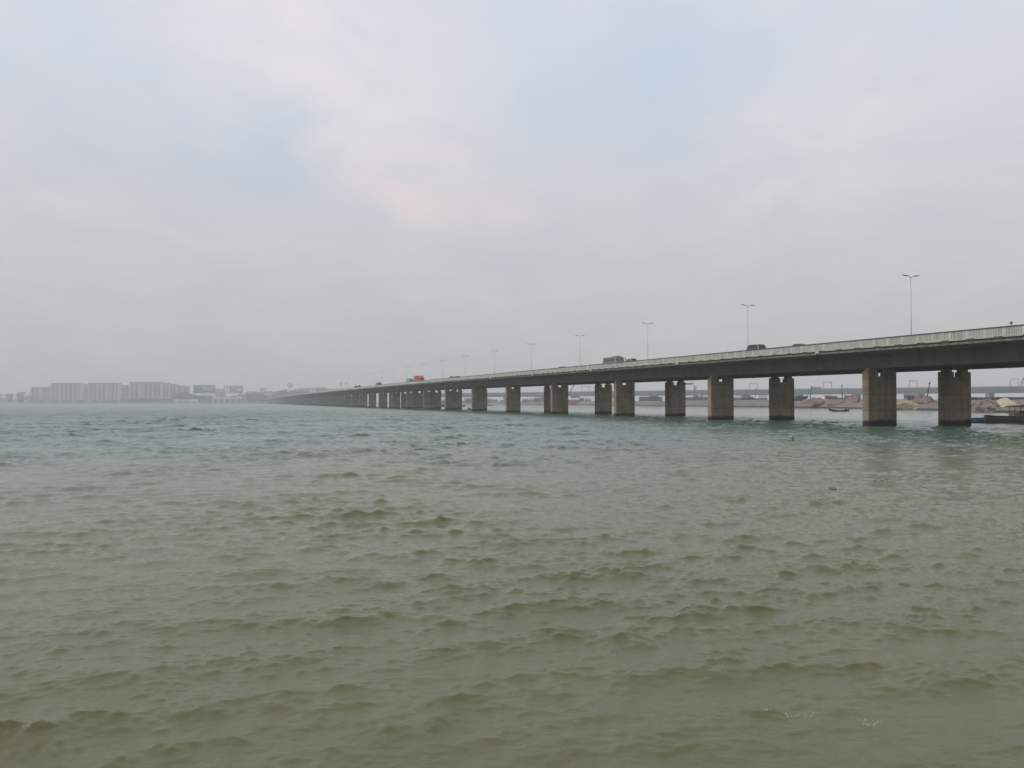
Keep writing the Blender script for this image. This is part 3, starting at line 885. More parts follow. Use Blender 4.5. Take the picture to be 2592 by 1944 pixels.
# hulls -------------------------------------------------------------
def hull_mesh(L, W_, Hh, sheer=.35, bow=1.0, tuck=.55, n=15):
    """open wooden hull along x, bow at +x; z = 0 at keel"""
    mb = MB(); rings = []
    for i in range(n):
        f = i/(n-1); x = -L/2+L*f; e = abs(2*f-1)
        w = W_/2*(1-e**2.6)**.6 if 0 < f < 1 else .03
        w = max(w, .04)
        if f < .12: w = max(w, W_*.26)
        zt = Hh+sheer*(e**2.4)*(bow if f > .5 else .6)
        zk = sheer*.75*(e**3)*(bow if f > .5 else .5)
        row = [(x, -w, zt), (x, -w*.86, zk+(zt-zk)*.45), (x, -w*tuck*.6, zk), (x, w*tuck*.6, zk), (x, w*.86, zk+(zt-zk)*.45), (x, w, zt),
               (x, w*.9, zt), (x, w*.76, zk+(zt-zk)*.45+.05), (x, w*tuck*.5, zk+.08), (x, -w*tuck*.5, zk+.08), (x, -w*.76, zk+(zt-zk)*.45+.05), (x, -w*.9, zt)]
        rings.append(row)
    mb.rings(rings); return mb

def boat(name, label, loc, rz, L, W_, Hh, m, group='boats', seats=2, sheer=.35, bow=1.0, gunwale=None, motor=False, rot=None):
    r = thing(name, label, 'boat', loc, rz, group)
    if rot: r.rotation_euler = rot
    hull_mesh(L, W_, Hh, sheer, bow).build('hull', m, r, False)
    for k in range(seats):
        mb = MB(); x = -L*.25+L*.5*(k/max(1, seats-1))
        mb.box((x, 0, Hh*.72), (.28, W_*.78, .06)); mb.build('seat', M_GWOOD, r)
    if gunwale:
        mb = MB()
        for sg in (-1, 1):
            pts = []
            for i in range(9):
                f = .08+.84*i/8; e = abs(2*f-1); w = W_/2*(1-e**2.6)**.6
                pts.append((-L/2+L*f, sg*(w+.02), Hh+sheer*(e**2.4)*(bow if f > .5 else .6)))
            mb.tube(pts, .05, 6)
        mb.build('gunwale', gunwale, r)
    if motor:
        mb = MB(); mb.box((-L/2-.12, 0, Hh+.42), (.36, .3, .5), 0, .8); mb.tube([(-L/2-.12, 0, Hh+.2), (-L/2-.2, 0, -.3)], .07, 8)
        mb.build('outboard_motor', M_LHEAD, r)
    return r
M_BLUEP = mat('blue_boat_paint', (.04, .36, .62), (.05, .27, .45), .6, 1.5, stretch=(.4, .4, 2))
M_COBALT = mat('cobalt_boat_paint', (.02, .07, .28), (.02, .05, .16), .6, 1.5)
# blue boat and the timber barge beside the nearest pier
RB = math.radians(183)
r = boat('wooden_boat', 'bright blue wooden boat moored tight behind the nearest rear pier', at0(2452, 153, -.22), RB, 7.6, 1.7, 1.0, M_BLUEP, 'boats', 3, .25, .8, M_DWOOD)
mb = MB(); mb.rings([[(x, -w, .02), (x, w, .02), (x, w*1.05, .42), (x, -w*1.05, .42)] for x, w in ((-3.7, .35), (-2, .80), (0, .88), (2, .80), (3.4, .3))]); mb.build('dark_bottom', M_DWOOD, r)  # black reflection below the hull, put into a dark-coloured lower part
b = thing('timber_barge', 'dark timber barge with a plank cabin and canopy at the right edge', 'boat', at0(2562, 150, 0), math.radians(-8), 'boats')
hull_mesh(8.6, 2.6, 1.15, .30, 1.1).build('hull', mat('barge_planks', (.13, .115, .09), (.07, .06, .05), .9, 1.5), b)
mb = MB(); mb.rings([[(x, -w, -.05), (x, w, -.05), (x, w*1.05, .62), (x, -w*1.05, .62)] for x, w in ((-4.1, .7), (-2, 1.22), (0, 1.3), (2, 1.22), (3.9, .5))]); mb.build('dark_bottom', M_DWOOD, b)
mb = MB()
for sg in (-1, 1):
    mb.tube([(-4.1, sg*.55, 1.35), (-2.5, sg*1.22, 1.2), (0, sg*1.33, 1.17), (2.5, sg*1.2, 1.2), (4.0, sg*.5, 1.42)], .07, 6)
mb.build('gunwale', M_WOOD, b)
mb = MB(); mb.box((1.6, 0, 1.38), (3.6, 2.0, .82)); mb.build('cabin', M_GWOOD, b)
for x in (.0, 1.7, 3.4):
    for sg in (-1, 1):
        mb = MB(); mb.tube([(x, sg*1.0, 1.7), (x, sg*1.0, 2.72)], .05, 6); mb.build('canopy_post', M_WOOD, b)
mb = MB(); mb.box((1.7, 0, 2.78), (4.6, 2.5, .12)); mb.box((1.5, 0, 2.9), (3.6, 1.9, .1)); mb.box((2.4, .2, 3.03), (1.6, 1.2, .14))
mb.build('canopy', M_RUST, b)
mb = MB(); mb.box((2.0, -1.02, 1.9), (2.6, .05, .26)); mb.build('window_slot', M_BLACK, b)
rp = MB(); a0 = at0(2328, 159, .02); b0 = at0(2400, 152, .95)
rp.tube([a0, a0.lerp(b0, .35)-Vector((0, 0, .05)), a0.lerp(b0, .7)-Vector((0, 0, .04)), b0], .022, 5)
tag(rp.build('mooring_rope', M_GWOOD), 'thin mooring rope slanting from the water to the blue boat', 'rope')
# canoe in mid water
r = boat('canoe', 'slim dark dugout canoe with a raised bow, afloat before the brown bank', at0(2123, 334, -.06), math.radians(176), 7.4, 1.25, .62, M_DWOOD, 'boats', 3, .55, 1.3, None, True)
mb = MB(); mb.tube([(.6, .2, .75), (5.3, .35, 1.35)], .04, 6); mb.build('punt_pole', M_WOOD, r)
mb = MB(); mb.box((-2.6, 0, .85), (1.0, .7, .5), .2, .7); mb.build('bundle', mat('net_bundle', (.07, .065, .06), (.03, .03, .03), .9, 4), r)
boat('canoe', 'big brown canoe propped on end against the bank by the second nearest pier', at0(2171, 520, 3.2), 0, 7.2, 1.5, .8, mat('brown_hull', (.13, .09, .075), (.2, .15, .12), .9, 1.2), 'boats', 3, .4, 1.0, M_WOOD, False,
     (math.radians(60), math.radians(-64), math.radians(8)))
boat('wrecked_hull', 'dark hull lying on the bank beside the mast with the stay rope', at(2031, 1011, 552), math.radians(5), 6.2, 2.2, 1.6, M_DWOOD, 'boats', 1, .9, 1.4, None, False, (math.radians(38), 0, math.radians(4)))
boat('wrecked_hull', 'dark round hull stranded on the rubble left of the leaning mast', at(2331, 1004, 430), 0, 5.0, 2.0, 1.3, M_DWOOD, 'boats', 1, .3, 1.0, None, False, (math.radians(150), 0, math.radians(6)))
boat('wrecked_hull', 'grey broken hull on the bank right of the upright mast', at(2150, 1009, 552), 0, 5.8, 2.2, 1.7, M_GWOOD, 'boats', 1, .8, 1.2, None, False, (math.radians(30), 0, math.radians(176)))
boat('canoe', 'short dark canoe drifting far off beyond the fifth gap between piers', at0(1240, 900, -.1), math.radians(184), 6.8, 1.3, .7, M_DWOOD, 'boats', 2, .3)
boat('canoe', 'dark blunt canoe tied beside a far pier next to the debris lump', at0(1170, 735, -.1), math.radians(178), 5.0, 1.4, 1.1, M_DWOOD, 'boats', 2, .3)
r = boat('ferry_boat', 'cobalt blue passenger boat with a light canopy seen between far piers', at0(1124, 724, -.2), math.radians(181), 8.5, 2.2, 1.9, M_COBALT, 'boats', 2, .5)
for x in (-2.4, 0, 2.2):
    for sg in (-1, 1):
        mb = MB(); mb.tube([(x, sg*.85, 1.4), (x, sg*.85, 3.7)], .06, 6); mb.build('canopy_post', P_WHITE, r)
mb = MB(); mb.box((0, 0, 3.78), (6.0, 2.2, .16)); mb.build('canopy', P_CREAM, r)

# stilt huts and sheds behind
M_HUT = mat('plank_hut', (.24, .17, .12), (.15, .11, .08), .9, .8); M_TIN = mat('tin_roof', (.36, .36, .37), (.26, .25, .25), .6, .6)
M_WTIN = mat('white_tin', (.62, .63, .62), (.5, .5, .5), .6, .8); M_PALE = mat('pale_wall', (.47, .44, .40), (.36, .34, .31), .9, .4)
def hut(label, c, w, d, h, roof_h, mw, mr, name='hut', cat='hut', rz=0.0, stilts=0.0, door=True, group='huts and sheds on the far bank'):
    r = thing(name, label, cat, c, rz, group)
    mb = MB(); mb.box((0, 0, stilts+h/2), (w, d, h)); mb.build('wall', mw, r)
    mb = MB(); e = .35
    z0 = stilts+h+.004
    mb.add([(-w/2-e, -d/2-e, z0), (w/2+e, -d/2-e, z0), (w/2+e, d/2+e, z0), (-w/2-e, d/2+e, z0), (-w/2-e, 0, z0+roof_h), (w/2+e, 0, z0+roof_h)],
           [(3, 2, 1, 0), (0, 1, 5, 4), (2, 3, 4, 5), (0, 4, 3), (1, 2, 5)])
    mb.build('roof', mr, r)
    if door:
        mb = MB(); mb.box((-w*.2, -d/2-.02, stilts+h*.42), (w*.16, .06, h*.8)); mb.build('door', M_BLACK, r)
        mb = MB(); mb.box((w*.22, -d/2-.02, stilts+h*.6), (w*.2, .06, h*.35)); mb.build('window', M_BLACK, r)
    if stilts:
        for x in (-w*.42, 0, w*.42):
            for y in (-d*.42, d*.42):
                mb = MB(); mb.tube([(x, y, -1), (x, y, stilts)], .12, 6); mb.build('stilt', M_WOOD, r)
    return r
for (px, Y, z, w, d, h, rh, mw, mr, st, lb) in (
    (1120, 800, -.2, 7, 5, 2.4, 1.2, mat('orange_hut', (.42, .22, .11), (.3, .17, .1), .9, .8), M_TIN, 2.4, 'orange plank stilt hut above the cobalt blue boat'),
    (1129, 860, -.2, 4, 4, 4.6, 1.0, M_PALE, M_WTIN, 2.5, 'tall narrow pale stilt hut with a white roof beside a far pier'),
    (1168, 1300, 2.0, 8, 6, 4, 1.5, M_PALE, M_WTIN, 0, 'white walled hut far off just right of a far pier'),
    (1192, 1500, 2.0, 22, 10, 6, 2, M_HUT, M_TIN, 0, 'long low brown shed far off in the fourth gap from the left'),
    (1240, 1420, 2.0, 10, 8, 6, 2, mat('pink_wall', (.42, .34, .33), (.34, .28, .27), .9, .5), M_TIN, 0, 'pinkish house far off with a tin roof'),
    (1254, 1400, 2.0, 8, 8, 6, 2, M_PALE, M_WTIN, 0, 'pale house with a bright roof right of the pinkish house'),
    (1270, 1380, 2.0, 6, 6, 5, 1.5, M_PALE, M_WTIN, 0, 'narrow pale house touching a pier edge far off'),
    (1345, 1330, 3.6, 12, 8, 4, 1.8, M_PALE, M_TIN, 0, 'low pale house in the gap left of the red barge'),
    (1330, 1310, 3.4, 9, 8, 4, 1.6, M_HUT, M_TIN, 0, 'brown tin roofed hut left of the low pale house'),
    (1361, 1290, 3.4, 9, 9, 6, 1.8, mat('dark_pink_wall', (.24, .17, .18), (.17, .13, .14), .9, .5), M_TIN, 0, 'dusky red shed standing over the water at a pier edge'),
    (1450, 1130, 3.6, 14, 8, 3.2, 1.6, M_RUST, M_WTIN, 0, 'rust red shed with a white roof above the red barge'),
    (1488, 1120, 3.6, 9, 6, 4.4, .4, M_WTIN, M_WTIN, 0, 'plain white box shed right of the rust red shed'),
    (1466, 1190, 3.6, 14, 8, 5.2, .8, mat('blue_grey_wall', (.14, .19, .24), (.11, .14, .18), .8, .6), M_TIN, 0, 'blue grey shed between the red and the white sheds'),
    (1540, 1000, 3.8, 9, 6, 3.2, .6, M_WTIN, M_WTIN, 0, 'white cabin in the narrow slit between two close piers'),
    (1903, 700, 4.6, 3.6, 3, 2.4, .8, M_WOOD, M_RUST, 0, 'small dark hut on the bank between the two timber racks'),
    (2018, 590, 4.4, 2.6, 2.4, 3.4, .2, M_GWOOD, M_TIN, 0, 'grey square cabin left of the dark hull on the bank'),
    (2097, 570, 4.4, 3.6, 3, 2.5, 1.0, M_HUT, M_RUST, 0, 'brown broken wheelhouse standing on the bank'),
    (2302, 440, 4.6, 4.2, 3, 2.2, .8, M_GWOOD, M_GWOOD, 0, 'collapsed grey shack behind the orange sand slope'),
):
    hut(lb, at0(px, Y, z), w, d, h, rh, mw, mr, 'shed' if 'shed' in lb else 'hut', 'shed' if 'shed' in lb else 'hut', 0.0, st)
# red barge
r = thing('barge', 'long faded red steel barge lying along the far bank', 'boat', at0(1469, 1120, -.3), math.radians(-4), 'boats')
mb = MB(); mb.rings([[(x, -4.0*w, zb), (x, 4.0*w, zb), (x, 4.2*w, 4.8), (x, -4.2*w, 4.8)] for x, w, zb in ((-15, .75, 1.6), (-12, 1, .2), (12, 1, .2), (14.5, .8, 1.4))])
mb.build('hull', mat('barge_red', (.42, .055, .075), (.28, .08, .07), .7, .5), r)
mb = MB(); mb.box((0, 0, 5.0), (27, 7.6, .38)); mb.build('deck', M_RUST, r)
mb = MB(); mb.box((-9.5, 0, 6.3), (6, 5, 2.2)); mb.build('cabin', mat('pink_cabin', (.5, .2, .2), (.4, .2, .2), .8, .6), r)

# timber stacks and racks on the bank
def timber_stack(label, px0, px1, Y, z, h, m=M_WOOD):
    a, b_ = at0(px0, Y, z), at0(px1, Y, z)
    L = (b_-a).length
    r = thing('timber_stack', label, 'timber stack', (a+b_)/2, 0, 'timber stacks along the bank')
    rr = random.Random(px0); n = max(2, int(L/4))
    for k in range(n):
        mb = MB()
        hh = h*rr.uniform(.86, 1.03); w = L/n
        for j in range(5):
            mb.box((-L/2+w*(k+.5)+rr.uniform(-.1, .1), rr.uniform(-.2, .2), hh*(j+.5)/5), (w*.97, 3.0+rr.uniform(-.2, .2), hh/5*.9))
        mb.build('plank_pile', m, r)
    return r
timber_stack('long dark timber stack on the bank seen between the sixth and fifth nearest piers', 1618, 1676, 830, 4.6, 4.2)
timber_stack('long dark timber stack on the bank left of the wide lit pier in mid view', 1732, 1800, 820, 4.6, 3.9)
timber_stack('dark timber stack on the bank right of the mid view pier, under the racks', 1850, 1942, 690, 4.6, 2.4)
timber_stack('dark timber stack on the bank just left of the dark stranded hull', 1998, 2028, 560, 4.2, 1.9)
timber_stack('dark timber stack on the bank below the upright mast', 2108, 2142, 560, 4.2, 2.1)
timber_stack('dark timber stack along the bank behind the pale sand cone', 2440, 2640, 352, 4.4, 1.2)
mound('sack_pile', 'small pile of white sacks on the bank beside the stay rope mast', 'sacks', at0(2058, 552, 4.6), 1.9, 1.4, 1.7, P_WHITE, 1.8, .25, 81, None, 20)
mound('sawdust_heap', 'brick red heap on the bank right of the white sacks', 'heap', at0(2074, 556, 4.4), 3.0, 2.2, 2.0, mat('red_rubble', (.25, .14, .10)), 1.5, .4, 82, G_H, 26)
mound('sawdust_heap', 'tan heap behind the stranded grey hull on the bank', 'heap', at0(2163, 566, 4.4), 3.4, 2.4, 3.4, M_OCHRE, 1.4, .4, 83, G_H, 26)
mound('rubble_heap', 'dull brown heap at the left foot of the nearest lit pier', 'heap', at0(2120, 540, 2.4), 6.0, 3.0, 2.4, M_RUB, 1.3, .45, 84, G_H, 30)
hut('tiny rust roofed shack on the bank above the slim dugout canoe', at0(2112, 575, 4.6), 3.0, 2.6, 2.2, .8, M_HUT, M_RUST)
def rack(label, px0, px1, Y, z, h):
    a, b_ = at0(px0, Y, z), at0(px1, Y, z); L = (b_-a).length
    r = thing('timber_rack', label, 'rack', (a+b_)/2, 0, 'drying racks on the bank')
    n = 9
    for k in range(n+1):
        mb = MB(); mb.box((-L/2+L*k/n, 0, h/2), (.16, .16, h)); mb.build('post', M_WOOD, r)
    mb = MB(); mb.box((0, 0, h+.08), (L+.4, 2.4, .14)); mb.build('top_beam', M_WOOD, r)
    mb = MB(); mb.box((0, 0, h*.45), (L, .1, .1)); mb.build('rail', M_WOOD, r)
rack('open timber rack on the bank left of the small dark hut', 1861, 1885, 692, 6.9, 2.1)
rack('open timber rack on the bank right of the white tarpaulin', 1921, 1941, 692, 6.9, 2.2)
mound('tarpaulin_heap', 'white tarpaulin covered heap at the foot of the thin pole', 'heap', at0(1915, 690, 6.8), 2.6, 2, 1.8, P_WHITE, 1.2, .2, 21)
r = thing('water_drum', 'single white drum on the dark timber stack in mid view', 'drum', at0(1770, 815, 8.3))
mb = MB(); mb.tube([(0, 0, 0), (0, 0, 1.9)], .95, 14); mb.build('body', P_WHITE, r)
mb = MB(); mb.tube([(0, 0, 1.9), (0, 0, 2.2)], [.6, .3], 12); mb.build('lid', P_WHITE, r)

# ------------------------------------------------------------------ far viaduct with portal frames
VA, VB = Vector((560, 870, 0)), Vector((90, 1330, 0))
VA2 = VA+(VA-VB)*.25; VB2 = VB+(VB-VA)*.6
vd = (VB2-VA2).normalized(); vn = Vector((vd.y, -vd.x, 0))
VL = (VB2-VA2).length
M_VIA = mat('viaduct_concrete', (.28, .285, .28), (.21, .215, .215), .9, .1, streak=((.12, .125, .125), .3, .4))
via = thing('viaduct', 'hazy grey viaduct with two deck levels far behind the bridge', 'bridge', (0, 0, 0))
def vz(t): return float(np.interp(t, [0, .14, .66, 1], [1.6, .6, 0, -.8]))
def vsweep(prof, name, m):
    mb = MB()
    mb.rings([[(VA2+vd*(VL*i/30)+vn*a+Vector((0, 0, z+vz(i/30)))) for a, z in prof] for i in range(31)])
    return mb.build(name, m, via)
vsweep([(-1, 17.2), (-1, 18.4), (19, 18.4), (19, 17.2)][::-1], 'upper_deck', M_VIA)
vsweep([(-1.4, 18.45), (-1.4, 19.5), (-1.1, 19.5), (-1.1, 18.45)][::-1], 'parapet', M_VIA)
vsweep([(1.2, 12.5), (.2, 17.19), (17, 17.19), (16, 12.5)][::-1], 'girder', M_VIA)
vsweep([(-2.2, 15.2), (-2.2, 16.0), (-1.02, 16.0), (-1.02, 15.2)][::-1], 'walkway', M_VIA)
for i in range(17):
    t = (i+.5)/17; c = VA2+vd*(VL*t)
    mb = MB(); mb.box((0, 0, 11.25), (17, 4.2, 2.45), 0); mb.build('crosshead', M_VIA, via).matrix_world = Matrix.Translation(c+vn*8.6+Vector((0, 0, vz(t)))) @ Matrix.Rotation(math.atan2(vn.y, vn.x), 4, 'Z')
    for a in (2.5, 14.5):
        mb = MB(); mb.box((0, 0, 4.5), (4.6, 3.6, 11.0)); o = mb.build('pier', M_VIA, via)
        o.matrix_world = Matrix.Translation(c+vn*a+Vector((0, 0, vz(t)))) @ Matrix.Rotation(math.atan2(vn.y, vn.x), 4, 'Z')
POR = [(1472, 'faint portal frame on the viaduct above the red barge'), (1690, 'portal frame on the viaduct hidden partly by a mid view pier'),
       (1897, 'portal frame on the viaduct above the open timber racks'), (2085, 'portal frame on the viaduct between the two masts'),
       (2302, 'portal frame on the viaduct above the orange sand slope'), (2558, 'portal frame on the viaduct above the pale sand cone')]
def v_at(px):
    a = (px-1296)/FPX
    den = vd.x-a*vd.y
    tt = (a*VA2.y-VA2.x)/den
    return VA2+vd*tt, tt/VL
por0 = None
for px, lb in POR:
    c, t = v_at(px)
    if por0 is None:
        por0 = thing('portal_frame', lb, 'gantry')
        for x in (0, 14):
            mb = MB(); mb.tube([(x, 0, 0), (x, 0, 9)], .24, 8); mb.build('column', M_LHEAD, por0)
        mb = MB(); mb.box((7, 0, 8.9), (14.6, .4, .5)); mb.build('beam', M_LHEAD, por0)
        mb = MB(); mb.box((7, 0, 7.6), (13.6, .15, .15)); mb.build('tie_rod', M_LHEAD, por0)
        o = por0
    else: o = copy_tree(por0)
    o.location = c+vn*0.5+Vector((0, 0, 18.3+vz(t))); o.rotation_euler = (0, 0, math.atan2(vn.y, vn.x)-.25)
    tag(o, lb, 'gantry', 'portal frames on the viaduct')
c, t = v_at(2588)
r = thing('lattice_mast', 'triangular lattice frame on the viaduct at the right edge', 'mast', c+vn*4+Vector((0, 0, 18.3+vz(t))), 0)
for a, b_ in (((-4.5, 0, 0), (0, 0, 10)), ((4.5, 0, 0), (0, 0, 10)), ((-2.2, 0, 5), (2.2, 0, 5)), ((0, 3, 0), (0, 0, 10))):
    mb = MB(); mb.tube([a, b_], .28, 6); mb.build('strut', M_LHEAD, r)
c, t = v_at(2053)
r = thing('water_tank', 'grey box tank with a wide flat rim beyond the viaduct deck', 'tank', c+vn*14+Vector((0, 0, 17.6+vz(t))), 0)
mb = MB(); mb.box((0, 0, 1.6), (9.4, 6, 3.2)); mb.build('body', M_VIA, r)
mb = MB(); mb.box((0, 0, 3.5), (10.6, 7, .6)); mb.build('rim', M_LHEAD, r)
r = thing('tower_crane', 'very faint tower crane with a jib far beyond the viaduct', 'crane', at0(1759, 1700, 3))
mb = MB(); mb.box((0, 0, 15), (5, 5, 30)); mb.build('tower', M_VIA, r)
mb = MB(); mb.box((1, 0, 31.5), (9, 2.5, 1.2)); mb.build('platform', M_LHEAD, r)
mb = MB(); mb.tube([(0, 0, 30), (-5, 0, 42)], .5, 6); mb.tube([(-26, 0, 35), (-3, 0, 37)], .4, 6); mb.build('jib', M_LHEAD, r)
r = thing('steel_beam', 'short dark steel beam sticking out of a pier head in mid view', 'beam', B(S0+2*SPAN-.9, 108.6, Z_GIRD-.75+rise(S0+90)), THETA)
mb = MB(); mb.box((1.0, 0, 0), (2.4, .1, .18)); mb.build('flange', M_BLACK, r)
mb = MB(); mb.box((1.0, 0, -.13), (2.3, .05, .1)); mb.build('web', M_BLACK, r)

# ------------------------------------------------------------------ far shore on the left
YS = 2262.0
M_FAR = mat('far_shore_earth', (.20, .19, .16), (.13, .125, .11), .95, .05, wet=(.06, .06, .055))
M_LEAF = mat('foliage_dark', (.038, .062, .028), (.055, .085, .038), .8, .25, amount=1.4)
M_LEAF2 = mat('foliage_mid', (.055, .085, .035), (.075, .105, .045), .8, .25, amount=1.4)
M_BARK = mat('bark', (.10, .08, .06), (.07, .055, .045), .9, 1.0)
mb = MB()
NX = 150
rings = []
for i in range(NX+1):
    x = -1900+(1480*i/NX)
    w = 6*math.sin(i*.31)+4*math.sin(i*.83+1)
    rings.append([(x, YS+w, -.8), (x, YS+w+2, .6), (x, YS+w+7, 1.4+.4*math.sin(i*1.7)), (x, YS+26, 2.2), (x, YS+60, 3.6), (x, YS+700, 4.0), (x, YS+702, -.8)])
mb.rings(rings, False, False)
o = mb.build('far_shore', M_FAR); o['kind'] = 'structure'
# shore on which the bridge lands
mb = MB(); rings = []
for i in range(41):
    x = -425+620*i/40
    rings.append([(x, 2285+3*math.sin(i), -.8), (x, 2290, 1.2), (x, 2306, 3.0), (x, 2900, 4), (x, 2902, -.8)])
mb.rings(rings, False, False)
o = mb.build('bridgehead_shore', M_FAR); o['kind'] = 'structure'

M_APT = mat('apartment_wall', (.60, .57, .53), (.50, .48, .45), .9, .05)
M_APT2 = mat('apartment_bay', (.36, .365, .37), (.29, .29, .30), .9, .15)
M_APTL = mat('stair_tower_wall', (.62, .58, .52), (.55, .51, .46), .9, .05)
M_WIN = mat('window_band', (.10, .115, .13), (.14, .155, .17), .5, .3)
def apartment(label, px0, px1, ytop, Y, bays, towers=()):
    x0, x1 = at0(px0, Y).x, at0(px1, Y).x
    zt = P(px0, ytop, Y).z; zb = 3.2
    w = x1-x0; h = zt-zb
    r = thing('apartment_block', label, 'apartment building', ((x0+x1)/2, Y, zb), 0, 'slab apartment blocks on the far shore')
    nf = max(6, int(h/3.0)); fh = h/nf
    mb = MB(); mb.box((0, 8, h/2), (w, 13, h)); mb.build('wall', M_APT, r)
    bw = w/bays
    for k in range(bays):
        cx = -w/2+bw*(k+.5)
        wn = MB(); bal = MB()
        for f in range(nf):
            z = fh*(f+.5)
            wn.box((cx, 1.44, z+.25), (bw*.52, .12, fh*.5))
            bal.box((cx, .9, z-fh*.30), (bw*.56, 1.1, fh*.34))
        wn.build('window', M_WIN, r)
        bal.build('balcony', M_APT2, r)
    for k in range(bays+1):
        mb = MB(); mb.box((-w/2+bw*k, .7, h/2), (bw*.18, 1.55, h)); mb.build('pilaster', M_APT, r)
    for f in towers:
        mb = MB(); mb.box((-w/2+w*f, .2, h/2+.7), (max(3.4, w*.055), 2.5, h+1.4)); mb.build('stair_tower', M_APTL, r)
    mb = MB(); mb.box((0, 7.5, h+.45), (w+.8, 14.5, .9)); mb.build('roof', M_APT2, r)
    for f in (.3, .7):
        mb = MB(); mb.box((-w/2+w*f, 8, h+1.6), (3.2, 3.2, 1.4)); mb.build('roof_tank', M_APT, r)
    return r
apartment('lower end slab block at the far left of the apartment row', 78, 127, 981, 2420, 5, (.02, .5))
apartment('tall wide slab block second from the left end of the apartment row', 128.5, 206, 970.5, 2400, 7, (.3, .97))
apartment('narrow shaded slab block between the two widest blocks on the left', 208.5, 223, 973.5, 2440, 2)
apartment('tall wide slab block in the middle of the row, left of the stepped low block', 224, 302, 970, 2390, 7, (.3, .62, .97))
apartment('stepped low slab block with a rounded roof corner in the middle of the row', 305, 326, 976, 2420, 2)
apartment('tallest slab block with brown and green tinted bays', 327.5, 410, 968, 2370, 7, (.02, .35, .97))
apartment('slab block just right of the tallest one, with one pale stair tower', 412, 427, 970.5, 2365, 2, (.02, ))
apartment('slab block third from the right end, with a pale left edge', 429, 445, 973, 2360, 2, (.03, ))
apartment('short slab block partly behind the big dark tree', 447, 460, 976.5, 2360, 2, (.05, ))
apartment('pale slab block at the right end of the row, behind the dark tree', 462, 476, 979, 2380, 2)

def house(label, px0, px1, ytop, Y, mw, mr, zb=3.0, roof=.3, wins=4, name='house', cat='house'):
    x0, x1 = at0(px0, Y).x, at0(px1, Y).x
    zt = P(px0, ytop, Y).z; w = x1-x0; h = max(2.0, (zt-zb)*(1-roof)); rh = max(.5, (zt-zb)-h)
    r = thing(name, label, cat, ((x0+x1)/2, Y, zb), 0, 'low buildings on the far shore')
    mb = MB(); mb.box((0, 5, h/2), (w, 10, h)); mb.build('wall', mw, r)
    e = .6
    mb = MB()
    mb.add([(-w/2-e, -e, h+.004), (w/2+e, -e, h+.004), (w/2+e, 10+e, h+.004), (-w/2-e, 10+e, h+.004), (-w/2+w*.12, 5, h+rh), (w/2-w*.12, 5, h+rh)],
           [(3, 2, 1, 0), (0, 1, 5, 4), (2, 3, 4, 5), (0, 4, 3), (1, 2, 5)])
    mb.build('roof', mr, r)
    for k in range(wins):
        mb = MB(); mb.box((-w/2+w*(k+.5)/wins, -.04, h*.55), (w/wins*.5, .1, h*.4)); mb.build('window', M_WIN, r)
    return r
M_RROOF = mat('red_brown_roof', (.24, .14, .12), (.18, .11, .10), .9, .3)
house('grey brown low house with a white roof at the left edge of the far shore', 2, 14, 1002, 2360, M_PALE, M_WTIN)
house('long low brown house behind the leftmost white roof', 12, 34, 996, 2460, M_PALE, M_RROOF)
house('small house with a bright white roof strip, second white roof from the left', 31, 41, 1000, 2370, M_PALE, M_WTIN, 3, .5)
house('grey blue house with a broad hip roof left of the first slab block', 40, 64, 992.5, 2440, mat('blue_grey_house', (.25, .26, .30), (.2, .21, .24), .9, .2), M_RROOF, 3, .4)
house('white roofed house standing right beside the first slab block', 61, 73, 996, 2390, M_PALE, M_WTIN, 3, .25)
house('low reddish house behind the shore on the left edge', -20, 6, 997, 2440, M_PALE, M_RROOF)
house('small white pavilion by the water under the big dark tree', 441, 449, 1011, 2290, M_WTIN, M_WTIN, 2, .3, 2, 'pavilion', 'pavilion')
house('long low white boathouse on the water right of the small pavilion', 480, 500, 1011, 2290, M_WTIN, M_WTIN, 2, .3, 3, 'boathouse', 'boathouse')
house('long pale blue low shed between small pavilion and boathouse', 450, 479, 1011.5, 2292, mat('pale_blue_wall', (.33, .40, .44), (.28, .34, .38), .9, .2), M_TIN, 2, .3, 4, 'shed', 'shed')
house('dark blue grey hall below the wide blue billboard', 502, 536, 999, 2330, mat('dark_blue_hall', (.09, .13, .16), (.07, .10, .12), .8, .1), M_TIN, 2.4, .15, 3, 'hall', 'hall')
house('grey hall behind the white arcade under the portrait billboard', 545, 570, 983, 2520, M_APT2, M_TIN, 3, .05, 5, 'hall', 'hall')
house('low brown building right of the white arcade', 613, 632, 1002, 2320, M_PALE, M_RROOF, 2.4, .3, 4)
house('pale long house above the dark trees right of the picture billboard', 618, 655, 991, 2560, M_PALE, M_RROOF, 3, .25, 6)
house('small pale tower house with a flat roof above the tree clump', 657, 672, 981.5, 2600, M_APT, M_APT2, 3, .04, 4, 'tower_house', 'house')
house('low pale house right of the small tower house', 670, 700, 990.5, 2560, M_PALE, M_RROOF, 3, .2, 6)
house('pinkish low house just left of the bridge end', 676, 704, 999, 2420, mat('pink_house', (.40, .33, .32), (.33, .28, .27), .9, .2), M_RROOF, 3, .2, 5)
